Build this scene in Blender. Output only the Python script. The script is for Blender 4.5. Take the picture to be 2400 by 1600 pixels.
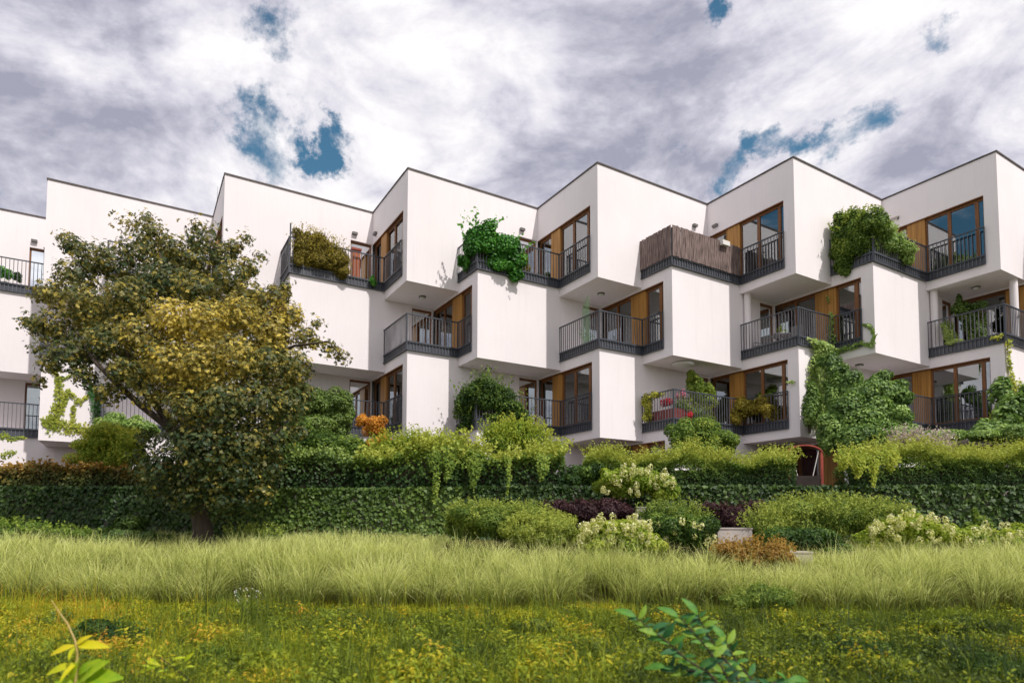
import bpy, math, random
import numpy as np
from mathutils import Vector, Matrix, Quaternion
R = math.radians
rng = np.random.default_rng(7)
random.seed(7)
for o in list(bpy.data.objects): bpy.data.objects.remove(o)
S = bpy.context.scene
COL = S.collection

# ------------------------------------------------------------------ camera
FPX, CY0, PIT, ROL, YAW = 1467.3, 1139.58, .0562, .0027, .0555     # solved from the facade geometry
CP = np.array([19.691, -22.9748, .0949])
def _cam():
    c, s = math.cos(YAW), math.sin(YAW); Y = np.array([[c, s, 0], [-s, c, 0], [0, 0, 1]])
    c, s = math.cos(PIT), math.sin(PIT); P = np.array([[1, 0, 0], [0, c, s], [0, -s, c]])
    c, s = math.cos(ROL), math.sin(ROL); Q = np.array([[c, 0, s], [0, 1, 0], [-s, 0, c]])
    return Q @ P @ Y
CM = _cam()
cd = bpy.data.cameras.new('camera'); cam = bpy.data.objects.new('camera', cd); COL.objects.link(cam)
cd.sensor_width = 36; cd.lens = FPX / 2400 * 36; cd.shift_y = (CY0 - 800) / 2400
cd.clip_start = .1; cd.clip_end = 2000
cam.matrix_world = Matrix(((CM[0][0], CM[2][0], -CM[1][0], CP[0]), (CM[0][1], CM[2][1], -CM[1][1], CP[1]),
                           (CM[0][2], CM[2][2], -CM[1][2], CP[2]), (0, 0, 0, 1)))
cd.dof.use_dof = True; cd.dof.focus_distance = 21; cd.dof.aperture_fstop = .8
S.camera = cam
def ray(u, v): return CM.T @ np.array([(u - 1200) / FPX, 1, (CY0 - v) / FPX])
def at(u, v, dep):
    """point seen at (u, v) of the photograph on the vertical plane `dep` metres in front of the lens"""
    r = ray(u, v); return CP + r * (dep / r[1])

# ------------------------------------------------------------------ world: sky with broken cloud
SUN_EL, SUN_AZ = R(54), math.atan2(.752, -.659)
SUNV = np.array([math.sin(SUN_AZ) * math.cos(SUN_EL), math.cos(SUN_AZ) * math.cos(SUN_EL), math.sin(SUN_EL)])
W = bpy.data.worlds.new('World'); S.world = W; W.use_nodes = True
nt = W.node_tree; nt.nodes.clear()
def nd(t, **k):
    n = nt.nodes.new(t)
    for a, b in k.items(): setattr(n, a, b)
    return n
def lk(a, b): nt.links.new(a, b)
def mth(op, a, b=None, c=None, clamp=False):
    n = nd('ShaderNodeMath', operation=op); n.use_clamp = clamp
    for i, x in enumerate((a, b, c)):
        if x is None: continue
        if isinstance(x, (int, float)): n.inputs[i].default_value = x
        else: lk(x, n.inputs[i])
    return n.outputs[0]
def vmth(op, a, b=None, out=0):
    n = nd('ShaderNodeVectorMath', operation=op)
    for i, x in enumerate((a, b)):
        if x is None: continue
        if isinstance(x, (tuple, list, np.ndarray)): n.inputs[i].default_value = tuple(float(q) for q in x)
        elif isinstance(x, (int, float)): n.inputs['Scale'].default_value = x
        else: lk(x, n.inputs[i])
    return n.outputs['Value'] if op in ('DISTANCE', 'DOT_PRODUCT', 'LENGTH') else n.outputs[0]
def smooth(x, lo, hi, a=0., b=1.):
    n = nd('ShaderNodeMapRange', interpolation_type='SMOOTHSTEP'); lk(x, n.inputs[0])
    for i, q in zip((1, 2, 3, 4), (lo, hi, a, b)): n.inputs[i].default_value = q
    return n.outputs[0]
def noise(v, scale, detail=6, rough=.55, dist=0., off=None):
    if off is not None: v = vmth('ADD', v, off)
    n = nd('ShaderNodeTexNoise'); lk(v, n.inputs['Vector'])
    n.inputs['Scale'].default_value = scale; n.inputs['Detail'].default_value = detail
    n.inputs['Roughness'].default_value = rough; n.inputs['Distortion'].default_value = dist
    return n
tc = nd('ShaderNodeTexCoord'); dirv = vmth('NORMALIZE', tc.outputs['Generated'])
sep = nd('ShaderNodeSeparateXYZ'); lk(dirv, sep.inputs[0])
zz = mth('ADD', mth('MAXIMUM', sep.outputs['Z'], 0.), .42)
cb = nd('ShaderNodeCombineXYZ'); lk(mth('DIVIDE', sep.outputs['X'], zz), cb.inputs[0]); lk(mth('DIVIDE', sep.outputs['Y'], zz), cb.inputs[1])
lk(mth('MULTIPLY', sep.outputs['Z'], 1.2), cb.inputs[2])
cp = cb.outputs[0]
wn = noise(dirv, 7, 7, .68)
warp = vmth('SCALE', vmth('SUBTRACT', wn.outputs['Color'], (.5, .5, .5))); warp.node.inputs['Scale'].default_value = .19
wdir = vmth('ADD', dirv, warp)
def dirpx(u, v): r = ray(u, v); return r / np.linalg.norm(r)
def blobs(lst, w=None):
    tot = None
    for u, v, rad, amp in lst:
        c = dirpx(u, v)
        g = smooth(vmth('DISTANCE', w or wdir, c), rad * .05, rad, amp, 0.)
        tot = g if tot is None else mth('ADD', tot, g)
    return tot
n1 = noise(cp, 2.6, 11, .66, .35)
n2 = noise(cp, 1.1, 3, .5, 0., (3.1, 7.7, 1.3))
# thin places where blue shows: a few larger openings plus the random ones of the noise
holes = blobs([(585, 335, .055, .21), (700, 400, .065, .22), (775, 350, .065, .28), (765, 405, .05, .15), (640, 80, .065, .21), (485, 45, .05, .19), (640, 240, .055, .23), (745, 290, .04, .15),
               (1830, 305, .06, .25), (1890, 350, .05, .25), (1760, 300, .05, .22), (1720, 385, .06, .26), (2000, 265, .07, .26), (1583, 352, .04, .22),
               (1665, 15, .04, .34), (2205, 85, .05, .24), (10, 500, .07, .26)])
# blue cloud gap mirrored in the panes, widened out of view to cut left fill
for az, el_, rad, amp in ((-100, 22, .55, .30), (-92, 34, .35, .14), (-118, 30, .4, .14), (-70, 40, .2, .12)):
    c = (math.sin(R(az)) * math.cos(R(el_)), math.cos(R(az)) * math.cos(R(el_)), math.sin(R(el_)))
    holes = mth('ADD', holes, smooth(vmth('DISTANCE', wdir, c), rad * .1, rad, amp, 0.))
dens = mth('SUBTRACT', mth('ADD', mth('MULTIPLY', n1.outputs[0], .95), mth('MULTIPLY', n2.outputs[0], .30)), holes)
cover = smooth(dens, .28, .47)
# light and dark of the cloud: lit towards the sun, grey-violet in its thick parts
soff = SUNV * .13; soff[2] = 0.05
n3 = noise(cp, 2.6, 8, .62, .35, tuple(soff))
edge = mth('MULTIPLY', mth('SUBTRACT', n1.outputs[0], n3.outputs[0]), 2.3)
thick = blobs([(60, 230, .34, .36), (240, 60, .20, .22), (30, 400, .20, .26), (1320, 60, .30, .36), (1560, 220, .24, .32), (1150, 60, .14, .14), (1700, 120, .20, .16),
               (2280, 240, .24, .30), (2140, 310, .18, .20), (1290, 340, .16, .18), (2200, 380, .16, .12), (480, 400, .1, .1),
               (1330, 215, .12, -.12), (960, 220, .26, -.10), (1130, 170, .16, -.12), (430, 170, .18, -.16), (2330, 60, .2, -.2), (1760, 330, .14, -.15), (900, 330, .14, -.1)])
n4 = noise(cp, 1.5, 6, .58, .3, (9.1, 2.2, 4.4))
n6 = noise(cp, 7.5, 6, .6, .3, (2.1, 6.2, .4))
n5 = noise(cp, 4.6, 6, .55, .6, (5.5, 1.1, 2.2))
puff = mth('SUBTRACT', mth('MULTIPLY', mth('ABSOLUTE', mth('SUBTRACT', n5.outputs[0], .5)), 2.4), .20)
br = mth('ADD', mth('SUBTRACT', mth('ADD', .80, puff), mth('MULTIPLY', thick, .84)), mth('ADD', edge, mth('MULTIPLY', mth('SUBTRACT', n4.outputs[0], .5), mth('ADD', .75, n6.outputs[0]))))
cr = nd('ShaderNodeValToRGB'); lk(br, cr.inputs[0])
e = cr.color_ramp.elements
e[0].position = 0.; e[0].color = (.33, .335, .42, 1); e[1].position = 1.; e[1].color = (.93, .915, .93, 1)
for p, c in ((.27, (.48, .475, .56, 1)), (.52, (.66, .645, .715, 1)), (.8, (.83, .81, .84, 1))):
    q = e.new(p); q.color = c
sky = nd('ShaderNodeTexSky', sky_type='NISHITA'); sky.sun_disc = False
sky.sun_elevation = SUN_EL; sky.sun_rotation = SUN_AZ; sky.air_density = 1.; sky.dust_density = .6; sky.ozone_density = 2
skc = nd('ShaderNodeMix', data_type='RGBA', blend_type='MULTIPLY'); skc.inputs[0].default_value = 1
lk(sky.outputs[0], skc.inputs[6]); skc.inputs[7].default_value = (.62, 1.0, .95, 1)
clc = vmth('SCALE', cr.outputs[0]); clc.node.inputs['Scale'].default_value = 10.
mx = nd('ShaderNodeMix', data_type='RGBA'); lk(cover, mx.inputs[0]); lk(skc.outputs[2], mx.inputs[6]); lk(clc, mx.inputs[7])
bg = nd('ShaderNodeBackground'); lk(mx.outputs[2], bg.inputs[0]); bg.inputs[1].default_value = .1
wo = nd('ShaderNodeOutputWorld'); lk(bg.outputs[0], wo.inputs[0])

sl = bpy.data.lights.new('sun', 'SUN'); sun = bpy.data.objects.new('sun', sl); COL.objects.link(sun)
sl.energy = 3.5; sl.angle = R(.9); sl.color = (1, .95, .89)
sun.rotation_mode = 'QUATERNION'; sun.rotation_quaternion = Vector(SUNV).to_track_quat('Z', 'Y')
S.view_settings.view_transform = 'Standard'; S.view_settings.look = 'None'
S.view_settings.exposure = .2; S.view_settings.gamma = 1; S.view_settings.use_curve_mapping = False
S.render.engine = 'CYCLES'; S.cycles.max_bounces = 7; S.cycles.diffuse_bounces = 3; S.cycles.transparent_max_bounces = 12

# ------------------------------------------------------------------ materials
def mat(name, col, rough=.8, var=.0, scale=4., bump=0., bscale=40., metal=0., stretch=(1, 1, 1), spec=.3, col2=None):
    m = bpy.data.materials.new(name); m.use_nodes = True; t = m.node_tree; b = t.nodes['Principled BSDF']
    b.inputs['Roughness'].default_value = rough; b.inputs['Metallic'].default_value = metal
    b.inputs['Specular IOR Level'].default_value = spec
    b.inputs['Base Color'].default_value = (*col, 1)
    g = t.nodes.new('ShaderNodeNewGeometry'); mp = t.nodes.new('ShaderNodeMapping'); t.links.new(g.outputs['Position'], mp.inputs[0])
    mp.inputs['Scale'].default_value = stretch
    if var > 0 or col2:
        n = t.nodes.new('ShaderNodeTexNoise'); t.links.new(mp.outputs[0], n.inputs['Vector'])
        n.inputs['Scale'].default_value = scale; n.inputs['Detail'].default_value = 6
        r = t.nodes.new('ShaderNodeValToRGB'); t.links.new(n.outputs[0], r.inputs[0])
        c2 = col2 or tuple(c * (1 + var) for c in col); c1 = tuple(c * (1 - var) for c in col)
        r.color_ramp.elements[0].position = .3; r.color_ramp.elements[0].color = (*c1, 1)
        r.color_ramp.elements[1].position = .7; r.color_ramp.elements[1].color = (*c2, 1)
        t.links.new(r.outputs[0], b.inputs['Base Color'])
    if bump > 0:
        n = t.nodes.new('ShaderNodeTexNoise'); t.links.new(mp.outputs[0], n.inputs['Vector'])
        n.inputs['Scale'].default_value = bscale; n.inputs['Detail'].default_value = 5
        bp = t.nodes.new('ShaderNodeBump'); bp.inputs['Strength'].default_value = bump; bp.inputs['Distance'].default_value = .02
        t.links.new(n.outputs[0], bp.inputs['Height']); t.links.new(bp.outputs[0], b.inputs['Normal'])
    return m
def stucco(name, c):
    """fine vertical combed render with faint rain streaks and a little grime"""
    m = mat(name, c, .92, 0); t = m.node_tree; b = t.nodes['Principled BSDF']
    g = t.nodes.new('ShaderNodeNewGeometry')
    def tex(sc, st, det):
        mp = t.nodes.new('ShaderNodeMapping'); mp.inputs['Scale'].default_value = st; t.links.new(g.outputs['Position'], mp.inputs[0])
        n = t.nodes.new('ShaderNodeTexNoise'); n.inputs['Scale'].default_value = sc; n.inputs['Detail'].default_value = det; n.inputs['Roughness'].default_value = .6
        t.links.new(mp.outputs[0], n.inputs['Vector']); return n.outputs[0]
    def rmp(x, a, lo, hi):
        q = t.nodes.new('ShaderNodeMapRange'); t.links.new(x, q.inputs[0]); q.inputs[1].default_value = a[0]; q.inputs[2].default_value = a[1]
        q.inputs[3].default_value = lo; q.inputs[4].default_value = hi; return q.outputs[0]
    def mul(a, b_):
        q = t.nodes.new('ShaderNodeMath'); q.operation = 'MULTIPLY'; t.links.new(a, q.inputs[0]); t.links.new(b_, q.inputs[1]); return q.outputs[0]
    k = mul(mul(rmp(tex(1, (26, 26, .9), 4), (.3, .7), .975, 1.01), rmp(tex(1, (.5, .5, .35), 5), (.3, .7), .95, 1.02)), rmp(tex(1, (5, 5, .25), 6), (.56, .85), 1., .92))
    v = t.nodes.new('ShaderNodeVectorMath'); v.operation = 'SCALE'; v.inputs[0].default_value = c; t.links.new(k, v.inputs['Scale'])
    t.links.new(v.outputs[0], b.inputs['Base Color'])
    bp = t.nodes.new('ShaderNodeBump'); bp.inputs['Strength'].default_value = .25; bp.inputs['Distance'].default_value = .01
    t.links.new(tex(1, (60, 60, 8), 4), bp.inputs['Height']); t.links.new(bp.outputs[0], b.inputs['Normal'])
    return m
M = {}
M['wall'] = stucco('white_stucco', (.85, .795, .81))
M['coping'] = mat('dark_zinc_coping', (.10, .085, .08), .5, .2, metal=.3)
M['roof'] = mat('grey_roofing', (.2, .2, .2), .9, .2)
M['steel'] = mat('dark_blue_grey_steel', (.055, .062, .078), .45, .2, spec=.5)
M['steel_light'] = mat('grey_steel_bar', (.11, .11, .125), .4, .2, spec=.6)
M['frame'] = mat('brown_window_timber', (.19, .075, .022), .5, .25, 3, .1, 60, stretch=(6, 6, .5), spec=.4)
M['panel'] = mat('amber_timber_panel', (.36, .165, .03), .5, .3, 1, .1, 30, stretch=(14, 14, .6), spec=.4, col2=(.50, .25, .055))
M['dark'] = mat('dark_door_recess', (.035, .025, .022), .6, .2)
M['room'] = mat('room_plaster', (.36, .34, .32), .9, .1)
M['floor'] = mat('room_floor', (.2, .13, .08), .6, .2)
M['curtain'] = mat('white_curtain_cloth', (.72, .72, .70), .9, .12, 1, .3, 8, stretch=(12, 12, .2))
M['lamp'] = mat('grey_lamp_housing', (.16, .155, .15), .4)
M['lampglass'] = mat('opal_lamp_glass', (.7, .7, .68), .3)
M['weathered'] = mat('weathered_grey_boards', (.13, .09, .085), .85, .5, 2.2, .5, 30, stretch=(9, 9, 1.2), col2=(.30, .22, .20))
M['concrete'] = mat('pale_concrete', (.46, .41, .38), .9, .16, 2.5, .3, 30)
M['bark'] = mat('grey_brown_bark', (.06, .045, .036), .9, .4, 5, .9, 22, stretch=(1, 1, .25))
M['twig'] = mat('dark_twig', (.05, .038, .025), .9, .3)
M['soil'] = mat('dark_soil', (.04, .03, .02), .95, .3, 6, .5, 20)
M['red'] = mat('dark_red_wood', (.21, .035, .03), .6, .3, 3)
M['redpaint'] = mat('faded_red_timber', (.30, .06, .04), .6, .2, 3)
M['terracotta'] = mat('terracotta', (.4, .14, .07), .8, .15)
M['orangewood'] = mat('orange_timber', (.42, .12, .05), .6, .25, 2, stretch=(8, 8, 1))
M['white'] = mat('white_enamel', (.75, .73, .7), .5)
M['net'] = mat('green_net', (.28, .46, .24), .7)
def glass_mat():
    m = bpy.data.materials.new('window_glass'); m.use_nodes = True; t = m.node_tree; t.nodes.clear()
    o = t.nodes.new('ShaderNodeOutputMaterial'); tr = t.nodes.new('ShaderNodeBsdfTransparent'); gl = t.nodes.new('ShaderNodeBsdfGlossy')
    tr.inputs[0].default_value = (.66, .72, .72, 1); gl.inputs['Roughness'].default_value = .01; gl.inputs[0].default_value = (.92, .97, 1, 1)
    fr = t.nodes.new('ShaderNodeFresnel'); fr.inputs[0].default_value = 3.4; mi = t.nodes.new('ShaderNodeMixShader')
    t.links.new(fr.outputs[0], mi.inputs[0]); t.links.new(tr.outputs[0], mi.inputs[1]); t.links.new(gl.outputs[0], mi.inputs[2]); t.links.new(mi.outputs[0], o.inputs[0])
    return m
M['glass'] = glass_mat()
LB = 1.35
def leafmat(name, cols, trans=.35, rough=.55, patch=0.25, gloss=.25, ns=1.7):
    """leaf colour runs through `cols` by the per-leaf 'tint' attribute, with natural patchiness over the plant"""
    m = bpy.data.materials.new(name); m.use_nodes = True; t = m.node_tree; t.nodes.clear()
    at_ = t.nodes.new('ShaderNodeAttribute'); at_.attribute_name = 'tint'
    g = t.nodes.new('ShaderNodeNewGeometry'); n = t.nodes.new('ShaderNodeTexNoise'); n.inputs['Scale'].default_value = ns; n.inputs['Detail'].default_value = 4
    cols = [tuple(min(.93, q * (LB if c[1] < .35 else 1.08)) for q in c) for c in cols]
    t.links.new(g.outputs['Position'], n.inputs['Vector'])
    s = t.nodes.new('ShaderNodeMath'); s.operation = 'SUBTRACT'; t.links.new(n.outputs[0], s.inputs[0]); s.inputs[1].default_value = .5
    a = t.nodes.new('ShaderNodeMath'); a.operation = 'MULTIPLY_ADD'; t.links.new(s.outputs[0], a.inputs[0]); a.inputs[1].default_value = patch * 2; t.links.new(at_.outputs['Fac'], a.inputs[2])
    r = t.nodes.new('ShaderNodeValToRGB'); t.links.new(a.outputs[0], r.inputs[0]); el = r.color_ramp.elements
    k = len(cols); el[0].position = 0; el[0].color = (*cols[0], 1); el[1].position = 1; el[1].color = (*cols[-1], 1)
    for i, c in enumerate(cols[1:-1]): q = el.new((i + 1) / (k - 1)); q.color = (*c, 1)
    d = t.nodes.new('ShaderNodeBsdfPrincipled'); d.inputs['Roughness'].default_value = rough; d.inputs['Specular IOR Level'].default_value = gloss
    tl = t.nodes.new('ShaderNodeBsdfTranslucent'); mi = t.nodes.new('ShaderNodeMixShader'); mi.inputs[0].default_value = trans
    o = t.nodes.new('ShaderNodeOutputMaterial')
    t.links.new(r.outputs[0], d.inputs['Base Color']); t.links.new(r.outputs[0], tl.inputs[0])
    t.links.new(d.outputs[0], mi.inputs[1]); t.links.new(tl.outputs[0], mi.inputs[2]); t.links.new(mi.outputs[0], o.inputs[0])
    return m
L = {}
L['tree'] = leafmat('tree_leaves', [(.025, .05, .018), (.05, .075, .022), (.125, .12, .028), (.34, .27, .05), (.64, .50, .08)], .35, rough=.5, patch=.16, gloss=.35)
L['ivy'] = leafmat('ivy_leaves', [(.016, .042, .009), (.042, .082, .014), (.09, .15, .024), (.18, .25, .05)], .3, gloss=.45)
L['hedge'] = leafmat('hedge_leaves', [(.02, .05, .012), (.06, .115, .02), (.17, .25, .035), (.40, .44, .07)], .4)
L['lime'] = leafmat('lime_leaves', [(.06, .12, .015), (.19, .28, .03), (.38, .44, .05), (.60, .56, .09)], .45)
L['bright'] = leafmat('bright_green_leaves', [(.012, .045, .008), (.022, .10, .010), (.05, .20, .016), (.12, .32, .03)], .35, gloss=.5)
L['brown'] = leafmat('brown_olive_leaves', [(.04, .03, .008), (.10, .08, .014), (.21, .17, .025), (.38, .32, .045)], .35)
L['orange'] = leafmat('orange_leaves', [(.18, .09, .015), (.42, .19, .025), (.62, .30, .04), (.7, .42, .07)], .35)
L['russet'] = leafmat('russet_hedge_leaves', [(.04, .06, .012), (.12, .10, .02), (.24, .13, .025), (.30, .19, .04)], .3)
L['purple'] = leafmat('purple_leaves', [(.012, .006, .008), (.03, .012, .016), (.055, .022, .025), (.07, .035, .03)], .2)
L['vine'] = leafmat('vine_leaves', [(.035, .08, .02), (.10, .18, .035), (.23, .34, .07), (.42, .50, .15)], .35, gloss=.5)
L['yellowvine'] = leafmat('yellow_vine_leaves', [(.12, .2, .03), (.32, .38, .05), (.55, .55, .09), (.66, .60, .12)], .4)
L['olive'] = leafmat('olive_needles', [(.025, .06, .01), (.07, .125, .02), (.15, .22, .035), (.30, .34, .06)], .35)
LB = 1.2
L['meadow'] = leafmat('meadow_leaves', [(.03, .055, .012), (.10, .14, .016), (.24, .30, .02), (.52, .46, .025), (.54, .28, .035)], .4, patch=.42)
L['grass'] = leafmat('ornamental_grass_blades', [(.17, .085, .03), (.08, .075, .02), (.26, .30, .07), (.66, .70, .22), (.86, .90, .42)], .45, patch=.14)
L['flower'] = leafmat('cream_blossom', [(.42, .46, .10), (.60, .60, .20), (.74, .72, .38), (.8, .78, .62)], .3, patch=.1)
L['pink'] = leafmat('pink_blossom', [(.5, .12, .2), (.6, .2, .3), (.7, .3, .42), (.7, .45, .5)], .3)
L['paleseed'] = leafmat('pale_seed_plumes', [(.3, .28, .16), (.42, .36, .26), (.5, .42, .36), (.6, .5, .46)], .3)
L['bigleaf'] = leafmat('broad_leaf', [(.012, .05, .02), (.03, .12, .035), (.08, .22, .025), (.24, .34, .03)], .35, patch=.3, gloss=.3, ns=22)
L['yellowleaf'] = leafmat('yellow_broad_leaf', [(.18, .34, .01), (.40, .50, .01), (.66, .60, .01), (.75, .58, .02)], .45, patch=.25, gloss=.4, ns=18)
L['crimson'] = leafmat('crimson_blossom', [(.3, .01, .03), (.5, .02, .04), (.6, .04, .05), (.6, .08, .1)], .3)

# ------------------------------------------------------------------ mesh helpers
def link(name, me, parent=None, m=None):
    o = bpy.data.objects.new(name, me); COL.objects.link(o)
    if m is not None and not me.materials: me.materials.append(m)
    if parent is not None: o.parent = parent
    return o
def npmesh(name, V, F, tint=None, smooth_=False):
    V = np.asarray(V, np.float32); F = np.asarray(F, np.int32); k = F.shape[1]
    me = bpy.data.meshes.new(name); me.vertices.add(len(V)); me.vertices.foreach_set('co', V.ravel())
    me.loops.add(F.size); me.loops.foreach_set('vertex_index', F.ravel())
    me.polygons.add(len(F)); me.polygons.foreach_set('loop_start', np.arange(0, F.size, k, dtype=np.int32))
    me.polygons.foreach_set('loop_total', np.full(len(F), k, np.int32))
    if smooth_: me.polygons.foreach_set('use_smooth', np.ones(len(F), bool))
    me.update(calc_edges=True)
    if tint is not None:
        a = me.attributes.new('tint', 'FLOAT', 'POINT'); a.data.foreach_set('value', np.asarray(tint, np.float32))
    return me
def tagit(o, label=None, cat=None, group=None, kind=None):
    if label: o['label'] = label
    if cat: o['category'] = cat
    if group: o['group'] = group
    if kind: o['kind'] = kind
    return o
def empty(name, loc, label=None, cat=None, group=None):
    o = bpy.data.objects.new(name, None); COL.objects.link(o); o.location = tuple(float(x) for x in loc)
    return tagit(o, label, cat, group)
def under(parent, child):
    """child built in world coordinates: keep it there under a placed parent"""
    child.parent = parent; child.matrix_parent_inverse = Matrix.Translation(-Vector(parent.location)); return child
class MB:
    def __init__(s): s.v = []; s.f = []
    def add(s, vs, fs):
        n = len(s.v); s.v += [tuple(float(c) for c in p) for p in vs]; s.f += [tuple(i + n for i in f) for f in fs]
    def box8(s, P): s.add(P, [(0, 3, 2, 1), (4, 5, 6, 7), (0, 1, 5, 4), (1, 2, 6, 5), (2, 3, 7, 6), (3, 0, 4, 7)])
    def fbox(s, o, d, n, a0, a1, b0, b1, z0, z1):
        """box in a facade frame: along d, outward n, height z"""
        p = [np.array(o) + np.array(d) * a + np.array(n) * b for a, b in ((a0, b0), (a1, b0), (a1, b1), (a0, b1))]
        s.box8([(*q, z0) for q in p] + [(*q, z1) for q in p])
    def box(s, c, h): s.fbox((c[0], c[1]), (1, 0), (0, 1), -h[0], h[0], -h[1], h[1], c[2] - h[2], c[2] + h[2])
    def prism(s, poly, z0, z1):
        n = len(poly); s.add([(*p, z0) for p in poly] + [(*p, z1) for p in poly], [tuple(reversed(range(n))), tuple(range(n, 2 * n))] + [(i, (i + 1) % n, n + (i + 1) % n, n + i) for i in range(n)])
    def tube(s, pts, rad, k=6):
        pts = [np.array(p, float) for p in pts]; n = len(pts)
        if isinstance(rad, (int, float)): rad = [rad] * n
        vs = []
        for i, p in enumerate(pts):
            d = pts[min(i + 1, n - 1)] - pts[max(i - 1, 0)]; d /= np.linalg.norm(d) + 1e-9
            a = np.cross(d, (0, 0, 1) if abs(d[2]) < .9 else (1, 0, 0)); a /= np.linalg.norm(a); b = np.cross(d, a)
            vs += [p + rad[i] * (a * math.cos(2 * math.pi * j / k) + b * math.sin(2 * math.pi * j / k)) for j in range(k)]
        fs = [(i * k + j, i * k + (j + 1) % k, (i + 1) * k + (j + 1) % k, (i + 1) * k + j) for i in range(n - 1) for j in range(k)]
        fs += [tuple(reversed(range(k))), tuple((n - 1) * k + j for j in range(k))]
        s.add(vs, fs)
    def mesh(s, name): me = bpy.data.meshes.new(name); me.from_pydata(s.v, [], s.f); me.update(); return me
    def build(s, name, m, parent=None):
        me = s.mesh(name); return link(name, me, parent, m)

# ---- leaves
_nk = [(rng.normal(size=3) * f, rng.uniform(0, 6.28)) for f in (1.1, 1.7, 2.6, 3.7, 5.3, 7.9)]
def bump(P, sc=1.):
    s = 0
    for i, (k, ph) in enumerate(_nk): s = s + np.sin(P @ (k * sc) + ph) / (1 + .55 * i)
    return s / 2.2
def unit(v): return v / (np.linalg.norm(v, axis=-1, keepdims=True) + 1e-9)
def leaf_arrays(P, N, size, droop=.5, aspect=.5, fold=.25):
    """P centre points, N outward directions -> one folded leaf of two triangles each"""
    n = len(P); rnd = unit(rng.normal(size=(n, 3)))
    D = unit(np.cross(N, rnd) + N * .35 + np.array([0, 0, -droop]) * rng.uniform(.3, 1.2, (n, 1)))
    Sd = unit(np.cross(D, unit(N + .5 * unit(rng.normal(size=(n, 3))))))
    U = np.cross(Sd, D); sz = np.asarray(size).reshape(-1, 1) * np.ones((n, 1))
    b = P - D * sz * .5; tip = P + D * sz * .5; mid = P + U * sz * fold * .5
    l = mid + Sd * sz * aspect * .5; r = mid - Sd * sz * aspect * .5
    V = np.stack([b, l, tip, r], 1).reshape(-1, 3)
    i = np.arange(n)[:, None] * 4
    return V, np.concatenate([i + [0, 2, 1], i + [0, 3, 2]], 1).reshape(-1, 3)
def foliage(name, P, N, size, tint, m, parent=None, droop=.5, aspect=.5, fold=.25):
    V, F = leaf_arrays(P, N, size, droop, aspect, fold)
    me = npmesh(name, V, F, np.repeat(np.clip(tint, 0, 1), 4)); o = link(name, me, None, m)
    if parent is not None: under(parent, o)
    return o
def sample_blob(c, r, n, sub=10, srad=.42, flat=0.):
    """leaf points spread over clumps that together fill an ellipsoid"""
    c = np.asarray(c, float); r = np.asarray(r, float) * np.ones(3)
    cc = unit(rng.normal(size=(sub, 3))) * rng.uniform(.35, .85, (sub, 1)); cr = srad * rng.uniform(.65, 1.25, sub)
    k = rng.choice(sub, n, p=cr ** 2 / (cr ** 2).sum())
    d = unit(rng.normal(size=(n, 3))); rr = 1 - np.abs(rng.normal(size=(n, 1))) * .22
    q = cc[k] + d * cr[k][:, None] * np.clip(rr, .1, 1.15)
    P = c + q * r
    N = unit(d * .7 + q * .5 + np.array([0, 0, .15]))
    t = rng.uniform(-.14, .14, sub)[k] + rng.uniform(-.24, .24, n)
    return P, N, t
LS = 1.4
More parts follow.
